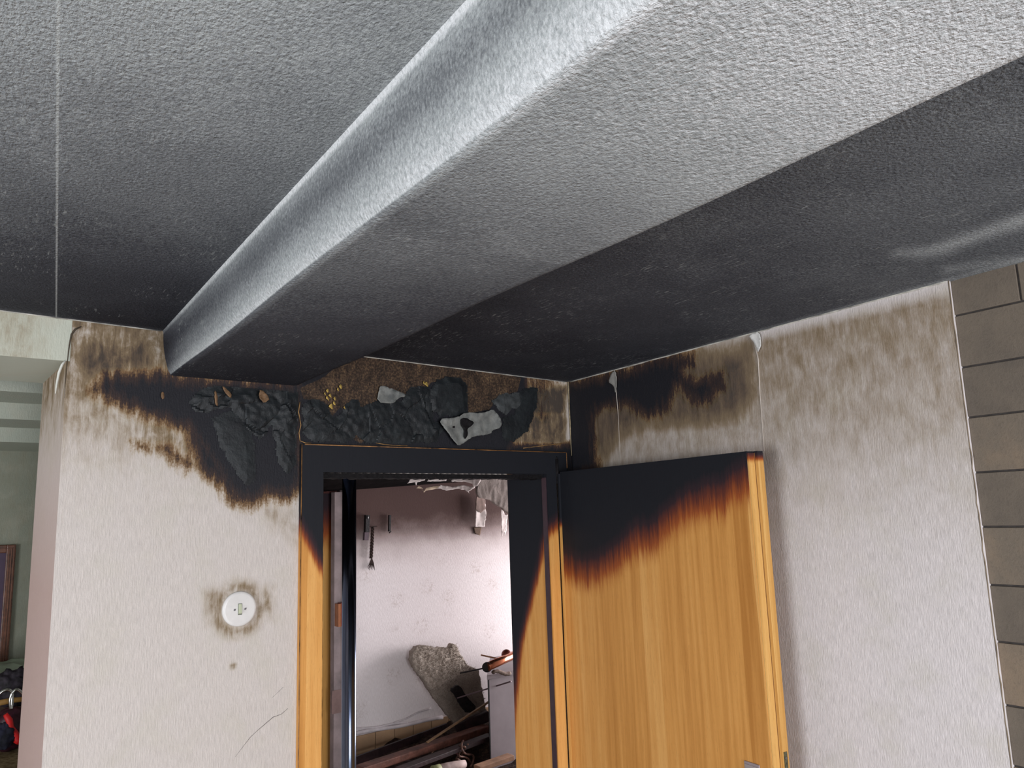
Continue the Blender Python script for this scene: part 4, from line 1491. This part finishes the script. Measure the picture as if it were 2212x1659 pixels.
red = plain('reddish_scorched_board', (.16, .062, .042, 1), .6, var=.3, scale=20, bump=.004)
dkb = plain('dark_maroon_board', (.035, .016, .018, 1), .5, var=.4, scale=20, bump=.004)
lath = plain('pale_brown_lath', (.24, .14, .07, 1), .6, var=.2, scale=30)
buff = plain('buff_scorched_board', (.42, .24, .15, 1), .7, var=.2, scale=20)


def plank(name, mat, a, oa, b, ob_, w, h, label, cat='plank', group=None):
    ua_, za_ = onW(a[0], a[1], oa); ub_, zb2 = onW(b[0], b[1], ob_)
    e = MB(); e.bar(Wq(ua_, oa, za_), Wq(ub_, ob_, zb2), h, w, up=(0, 0, 1))
    return tag(e.build(name, mat, bevel=min(w, h) * .15), label, cat, group)


G = 'burnt boards and laths on the rubble'
plank('burnt_board', dkb, (755, 1648), -1.30, (965, 1570), -1.42, .035, .012, 'dark maroon board at the back of the rubble, below the tiles', 'board', G)
plank('burnt_board', red, (775, 1664), -1.05, (1052, 1572), -1.20, .030, .06, 'reddish scorched board lying across the rubble towards the white cabinet', 'board', G)
plank('burnt_board', dkb, (860, 1665), -.98, (1060, 1590), -1.05, .020, .05, 'black board in front of the reddish one, low on the rubble', 'board', G)
plank('wooden_lath', lath, (922, 1604), -1.10, (1056, 1516), -1.12, .007, .012, 'long thin pale brown lath sloping up to the white cabinet', 'lath', G)
plank('burnt_board', dkb, (985, 1575), -1.28, (1056, 1545), -1.22, .05, .03, 'short black board under the foot of the shaggy mat', 'board', G)
plank('burnt_board', buff, (1030, 1660), -.92, (1104, 1634), -.92, .022, .05, 'buff scorched board at the foot of the white cabinet', 'board', G)
plank('metal_rod', plain('grey_pink_rod', (.17, .12, .13, 1), .4, metal=.4), (988, 1508), -1.22, (1104, 1472), -.90, .0065, .0065, 'thin grey rod crossing from the mat over the white cabinet', 'rod')
plank('metal_rod', charred, (994, 1454), -1.15, (1048, 1443), -1.0, .0065, .0065, 'short black rod pointing left from the black disc', 'rod')
plank('metal_rod', buff, (1039, 1415), -1.0, (1072, 1422), -.98, .007, .007, 'short brownish stick above the copper tube', 'rod')

# copper tube with its black end disc
co_ = -.93
copper = NT('red_copper')
copper = copper.out((.62, .22, .12, 1), .22, .6, .9)
ct = empty('copper_tube_lamp', kP(1052, 1440, co_))
tag(ct, 'copper tube with a black round end disc lying on the white cabinet', 'tube')
A_ = Vector(kP(1052, 1441, co_)); B_ = Vector(kP(1108, 1416, co_ - .02))
MB().tube([A_, B_], .019, 24).build('tube', copper, ct)
dd = (B_ - A_).normalized() * .004
e = MB()
c0 = A_ - Vector(EN) * -.012
# the disc looks partly towards the room
dn = ((A_ - B_).normalized() * .55 + Vector(EN) * .75).normalized()
e.tube([A_ + dn * .004, A_ - dn * .001], .0225, 32)
e.build('end_disc', plain('soot_black_disc', (.006, .005, .006, 1), .35), ct)
e = MB()
for k in range(7):
    a0 = math.pi * k / 6
prof_ = [(math.cos(t_), math.sin(t_)) for t_ in np.linspace(0, math.pi, 12)]
cc = Vector(kP(1094, 1414, co_ - .045)); ax = Vector((0, 0, 1))
e.tube([cc + ax * (.024 * -c) for c, s_ in prof_], [max(.0005, .024 * s_) for c, s_ in prof_], 24, caps=False)
e.build('ball_cap', plain('dark_red_ball', (.20, .045, .03, 1), .35, metal=.5), ct)
# rubble on the cabinet under the tube
e = MB()
wp = []
for k, q in enumerate(np.linspace(0, 1, 12)):
    wp.append(kP(1063 + 40 * q, 1453 - 3 * math.sin(q * 6), co_ - .03))
e.tube(wp, [.006 + .004 * abs(math.sin(k * 1.7)) for k in range(12)], 8)
tag(e.build('ash_ridge', plain('grey_brown_ash', (.22, .17, .14, 1), .9, var=.4, scale=60)), 'grey brown ash along the top of the white cabinet', 'ash', kind='stuff')

# rolled paper and twisted wire low in front
e = MB(); A_ = Vector(kP(950, 1662, -.95)); B_ = Vector(kP(1004, 1650, -.95))
rp_ = empty('paper_roll', tuple(A_)); tag(rp_, 'pale pinkish roll with a green end lying on the front of the rubble', 'roll')
e.tube([A_, A_.lerp(B_, .3), A_.lerp(B_, .7), B_], [.020, .021, .019, .016], 20); e.build('roll', plain('pinkish_paper', (.50, .38, .35, 1), .7, var=.2, scale=20), rp_)
e = MB(); e.tube([A_ - (B_ - A_) * .28, A_], .0215, 20); e.build('green_end', plain('olive_green_end', (.27, .28, .13, 1), .6), rp_)
e = MB()
for k in range(4):
    pts = []
    for q in np.linspace(0, 1, 16):
        x = 998 + 13 * math.sin(q * 5 + k * 1.3) + 6 * k - 6
        y = 1605 + 46 * q + 5 * math.cos(q * 9 + k)
        pts.append(kP(x, y, -1.02 + .03 * math.sin(q * 7 + k * 2)))
    e.tube(pts, .0045, 7)
tag(e.build('twisted_wires', plain('scorched_copper_wire', (.17, .085, .06, 1), .6, var=.4, scale=50)), 'tangle of scorched twisted wires standing out of the rubble', 'wire')
shard_m = [plain('white_shard', (.62, .58, .52, 1), .6), plain('pink_shard', (.38, .14, .17, 1), .5), plain('green_shard', (.34, .38, .22, 1), .5), buff, lath, dkb, red]
shard_n = ['white', 'pink', 'pale green', 'buff', 'light brown', 'maroon', 'rust-red']
for k in range(14):
    side = k // 7
    x = rng.uniform(775, 890) if side == 0 else rng.uniform(920, 1045)
    y = 1658 - rng.uniform(0, 16) - (x - 770) * .2 * rng.uniform(.3, 1)
    o_ = rng.uniform(-1.3, -1.05)
    u_, z_ = onW(x, y, o_)
    iu = min(max(int((u_ - hu[0]) / .02), 0), len(hu) - 1); io = min(max(int((o_ - ho[0]) / .02), 0), len(ho) - 1)
    z_ = HZ[io, iu] + .012
    p = Vector(Wq(u_, o_, z_))
    d = Vector((rng.uniform(-1, 1), rng.uniform(-.3, .3), rng.uniform(-.15, .25))).normalized()
    L_ = rng.uniform(.018, .055)
    e = MB(); e.bar(p - d * L_ / 2, p + d * L_ / 2, rng.uniform(.005, .012), rng.uniform(.004, .007), w2=.003)
    tag(e.build('splinter', shard_m[k % 7]), 'small %s splinter lying loose on the %s part of the rubble' % (shard_n[k % 7], ['left', 'right'][side]), 'splinter', 'loose splinters on the rubble')

# ================================================================== ALCOVE AT THE LEFT
AO = -1.5
e = MB().wbox(-2.5, .72, AO - .12, AO, 0, 2.44)
wa = const_sheet('wall_alcove', M['alcove'], e, attrs=dict(soot=0, tan=.12, bare=0, pink=0), kind='structure', label='grey-green papered wall of the dim room through the left opening')
MB().wbox(-2.6, -2.3, AO - .1, .1, 0, 2.44).build('wall_far_left', M['shell'])['kind'] = 'structure'
MB().wbox(-2.5, .64, AO - .1, -AT + .02, 2.39, 2.47).build('ceiling', plain('grey_soot_ceiling', (.16, .17, .17, 1), .85))['kind'] = 'structure'


def plane_for(py, z, lo, hi):
    """the distance in front of the wall at which height z shows at image height py"""
    for _ in range(40):
        m = (lo + hi) / 2
        if onW(60, py, m)[1] > z: lo = m
        else: hi = m
    return m


zA = onW(60, 975, AO)[1]
pA = plane_for(956, zA, AO, -.2)
zB = onW(60, 925, pA)[1]
pB = plane_for(907, zB, pA, -.2)
zC = onW(60, 872, pB)[1]
pC = plane_for(848, zC, pB, -.2)
corn = M['cornice'] = wallpaper_mat('grey_green_board_paper', (.46, .49, .42, 1), .05)
for nm, o_, z0, z1 in (('trim_5', pA, zA, zB), ('trim_6', pB, zB, zC), ('trim_7', pC, zC, 2.385)):
    ob = const_sheet(nm, corn, MB().wbox(-2.45, .60, AO, o_, z0, z1), attrs=dict(soot=0, tan=.05, bare=0, pink=0), kind='structure', label='stepped pale green cornice board in the dim room at the left')

# picture frame on the alcove wall
PW = AO + .012
fx1, fzt = onW(35, 1176, PW)
_, fzb = onW(12, 1432, PW)
fx0 = fx1 - .30
fw_ = .030
pf = empty('picture_frame', Wq(fx1, AO, (fzt + fzb) / 2))
tag(pf, 'reddish-brown moulded picture frame on the dim wall at the left picture edge', 'picture frame')
frm = plain('red_brown_frame', (.14, .055, .032, 1), .35, var=.35, scale=60)
for (a, b, c_, d_) in ((fx1 - fw_, fx1, fzb, fzt), (fx0, fx0 + fw_, fzb, fzt), (fx0 + fw_, fx1 - fw_, fzt - fw_, fzt), (fx0 + fw_, fx1 - fw_, fzb, fzb + fw_)):
    MB().wbox(a, b, AO + .001, AO + .018, c_, d_).build('frame_bar', frm, pf, bevel=.003)
e = MB()
for k, (ins, hgt) in enumerate(((.006, .021), (.014, .023), (.022, .020))):
    e.tube([Wq(fx1 - ins, AO + hgt - .003, fzb), Wq(fx1 - ins, AO + hgt - .003, fzt - ins), Wq(fx0 + ins, AO + hgt - .003, fzt - ins)], .0018, 6)
e.build('frame_ridges', plain('lighter_frame_ridge', (.25, .12, .08, 1), .3), pf)
MB().wbox(fx0 + fw_, fx1 - fw_, AO + .004, AO + .008, fzb + fw_, fzt - fw_).build('picture', plain('dark_violet_picture', (.06, .03, .07, 1), .3), pf)

# chest under a flowered cloth, with things piled on it
DO0, DO1 = -1.42, -.86
zt = 1.185
cu_1 = onW(130, 1640, -1.1)[0]
wood_d = plain('dark_brown_chest', (.10, .05, .028, 1), .5, var=.25, scale=12)
ch = empty('tall_chest', Wq(-.15, -1.15, 0))
tag(ch, 'tall brown chest under a flowered cloth in the room at the left', 'chest')
MB().wbox(-.55, cu_1, DO0, DO1 + .02, 0, zt).build('body', wood_d, ch, bevel=.004)
for k in range(3):
    dwr = MB().wbox(-.52, cu_1 - .03, DO1 + .02, DO1 + .035, .08 + k * .36, .40 + k * .36).build('drawer', wood_d, ch, bevel=.003)
    MB().tube([Wq(-.2, DO1 + .035, .24 + k * .36), Wq(-.2, DO1 + .055, .24 + k * .36)], [.008, .013], 12).build('knob', plain('brass_knob', (.4, .28, .1, 1), .3, metal=.8), dwr)


def cloth_surf(name, us, vs, fn, mat, label=None, cat=None, parent=None, attrs=None, thick=.002):
    o = grid_mesh(name, us, vs, fn, lambda U, V: (U, V), attrs or {}, mat, parent, smooth=True)
    m = o.modifiers.new('thickness', 'SOLIDIFY'); m.thickness = thick
    if label: tag(o, label, cat)
    return o


fl = NT('flowered_cloth')
fv = fl.obj()
vo = fl.n('ShaderNodeTexVoronoi', Scale=17)
fl.set(vo, 'Vector', fv)
fn_ = fl.noise(fv, 60, 4, .6)
fc = fl.ramp(fn_, [(.35, (.13, .085, .045, 1)), (.65, (.30, .23, .13, 1))])
fc = fl.mix(fl.math('SUBTRACT', 1.0, fl.ss(vo.outputs['Distance'], .12, .42)), fc, fl.ramp(fl.n('ShaderNodeSeparateColor', i0=vo.outputs['Color']).outputs[0],
            [(0, (.16, .06, .11, 1)), (.4, (.30, .18, .05, 1)), (.7, (.09, .10, .04, 1)), (1, (.25, .10, .12, 1))]))
fl = fl.out(fc, .9, .1)
CU = lin(-.56, cu_1 + .01, .012); CV = list(np.linspace(0, 1, 60))


def cloth_fn(U, V):
    s_ = V * 1.0
    top = s_ < .62
    o_ = np.where(top, DO0 + (DO1 + .045 - DO0) * s_ / .62, DO1 + .045 + .012 * np.sin(U * 40) * (s_ - .62) / .38)
    z = np.where(top, zt + .004 + .004 * np.sin(U * 22 + s_ * 9), zt + .004 - (s_ - .62) / .38 * .32)
    return np.stack([EX[0] * U + EN[0] * o_, WY + EX[1] * U + EN[1] * o_, z], -1)


cloth_surf('flowered_cloth', CU, CV, cloth_fn, fl, 'brown flowered cloth spread over the tall chest at the left', 'cloth')

# bag with two steel loop handles, dark and red stuff spilling out
bo = -1.08
bc = onW(28, 1590, bo)
bagm = plain('dark_wine_bag', (.045, .010, .020, 1), .45, var=.6, scale=24)
bag = empty('handled_bag', Wq(bc[0], bo, zt + .01))
tag(bag, 'dark wine-red bag with steel loop handles on the flowered cloth', 'bag')
bz1 = onW(28, 1530, bo)[1]


def blob(name, c, r, mat, parent=None, seed=1, amp=.2, freq=9, seg=(36, 22)):
    bm = bmesh.new()
    bmesh.ops.create_uvsphere(bm, u_segments=seg[0], v_segments=seg[1], radius=1)
    for v in bm.verts:
        n_ = v.co.normalized()
        k = 1 + amp * mnoise.noise(n_ * freq * .25 + Vector((seed, 0, 0))) + amp * .5 * (1 - abs(mnoise.noise(n_ * freq * .6 + Vector((0, seed, 0)))) * 2)
        v.co = Vector((n_.x * r[0] * k, n_.y * r[1] * k, n_.z * r[2] * k)) + Vector(c)
    me = bpy.data.meshes.new(name); bm.to_mesh(me); bm.free()
    for p in me.polygons: p.use_smooth = True
    auto_uv(me)
    return link(name, me, mat, parent)


hb = (bz1 - zt - .012) / 2
blob('bag_body', Wq(bc[0] - .005, bo, zt + .012 + hb), (.062, .05, hb), bagm, bag, 3, .12)
steel = plain('polished_steel', (.62, .62, .60, 1), .18, metal=1.0, var=.04)
for nm, pxs in (('loop_handle', [(-14, 1536), (-10, 1512), (2, 1496), (16, 1490), (26, 1496), (26, 1515), (24, 1532)]),
                ('loop_handle', [(23, 1532), (22, 1512), (28, 1495), (38, 1490), (50, 1500), (55, 1516), (52, 1532)])):
    P_ = [Vector(kP(x, y, bo + .03)) for x, y in pxs]
    pts = []
    for i in range(len(P_) - 1):
        p0 = P_[max(i - 1, 0)]; p1 = P_[i]; p2 = P_[i + 1]; p3 = P_[min(i + 2, len(P_) - 1)]
        for q in np.linspace(0, 1, 7)[:-1]:
            pts.append(.5 * ((2 * p1) + (p2 - p0) * q + (2 * p0 - 5 * p1 + 4 * p2 - p3) * q * q + (3 * p1 - p0 - 3 * p2 + p3) * q ** 3))
    pts.append(P_[-1])
    MB().tube(pts, .0048, 10).build(nm, steel, bag)
redm = plain('bright_red_ribbon', (.62, .012, .012, 1), .5, var=.15)
rb = [(12, 1543), (20, 1556), (22, 1572), (32, 1584), (40, 1598), (34, 1606)]
e = MB()
P_ = [Vector(kP(x, y, bo + .062)) for x, y in rb]
for a, b in zip(P_[:-1], P_[1:]): e.bar(a, b + (b - a) * .1, .003, .020, up=EN)
e2 = MB().tube(P_, [.007, .010, .011, .010, .012, .009], 12)
tag(e2.build('red_ribbon', redm), 'bright red strip of cloth hanging over the dark bag', 'ribbon')
navy = plain('navy_cloth', (.015, .015, .035, 1), .8, var=.5, scale=30)
tag(blob('navy_cloth', Wq(onW(6, 1590, bo + .05)[0], bo + .06, onW(6, 1590, bo + .05)[1]), (.03, .02, .035), navy, None, 5, .3), 'dark navy crumpled cloth beside the red ribbon at the picture edge', 'cloth')
tag(blob('dark_cord_bundle', kP(33, 1484, bo - .05), (.052, .03, .05), plain('black_violet_cords', (.02, .014, .022, 1), .7, var=.6, scale=60), None, 8, .4, 16), 'black and violet bundle behind the steel loops of the bag', 'bundle')
e = MB()
pts = [kP(x, y, bo - .01) for x, y in [(52, 1470), (62, 1480), (74, 1500), (84, 1520)]]
e.tube(pts, .005, 8)
pts = [kP(x, y, bo - .02) for x, y in [(-8, 1520), (30, 1512), (84, 1506)]]
e.tube(pts, .009, 8)
tag(e.build('ochre_strap', plain('ochre_strap', (.30, .16, .04, 1), .7)), 'ochre straps crossing behind the steel loop handles', 'strap')
# support for the pile: box behind the bag
MBx = MB().wbox(-.5, cu_1 - .01, DO0 + .01, bo - .09, zt + .006, onW(40, 1475, bo - .1)[1] - .005)
tag(MBx.build('brown_box', plain('dark_brown_box', (.06, .032, .02, 1), .7), bevel=.004), 'dark brown box behind the bag, pale green bag on top', 'box')
gm = plain('pale_green_plastic', (.36, .42, .32, 1), .45, var=.2, scale=12)
gu = lin(-.30, cu_1 + .0, .006); gv = list(np.linspace(0, 1, 40))
gz0 = onW(40, 1468, bo - .12)[1]; gz1 = onW(40, 1424, bo - .2)[1]


def green_fn(U, V):
    o_ = bo - .06 - .28 * V
    fold = np.array([[mnoise.noise(Vector((u * 16, v * 3.2, 3))) for u in gu] for v in gv])
    fold2 = np.array([[1 - 2 * abs(mnoise.noise(Vector((u * 14 + v * 4, v * 5, 9)))) for u in gu] for v in gv])
    z = gz0 + (gz1 - gz0) * np.sin(np.clip(V * 1.5, 0, 1) * math.pi / 2) + .016 * fold + .014 * fold2 - .012 * np.clip(.1 - V, 0, 1) * 10 * 0
    z = z - .03 * np.clip((U - .12) / .1, 0, 1)
    return np.stack([EX[0] * U + EN[0] * o_, WY + EX[1] * U + EN[1] * o_, z], -1)


cloth_surf('green_plastic_bag', gu, gv, green_fn, gm, 'pale green crumpled plastic bag on the pile at the left', 'plastic bag')
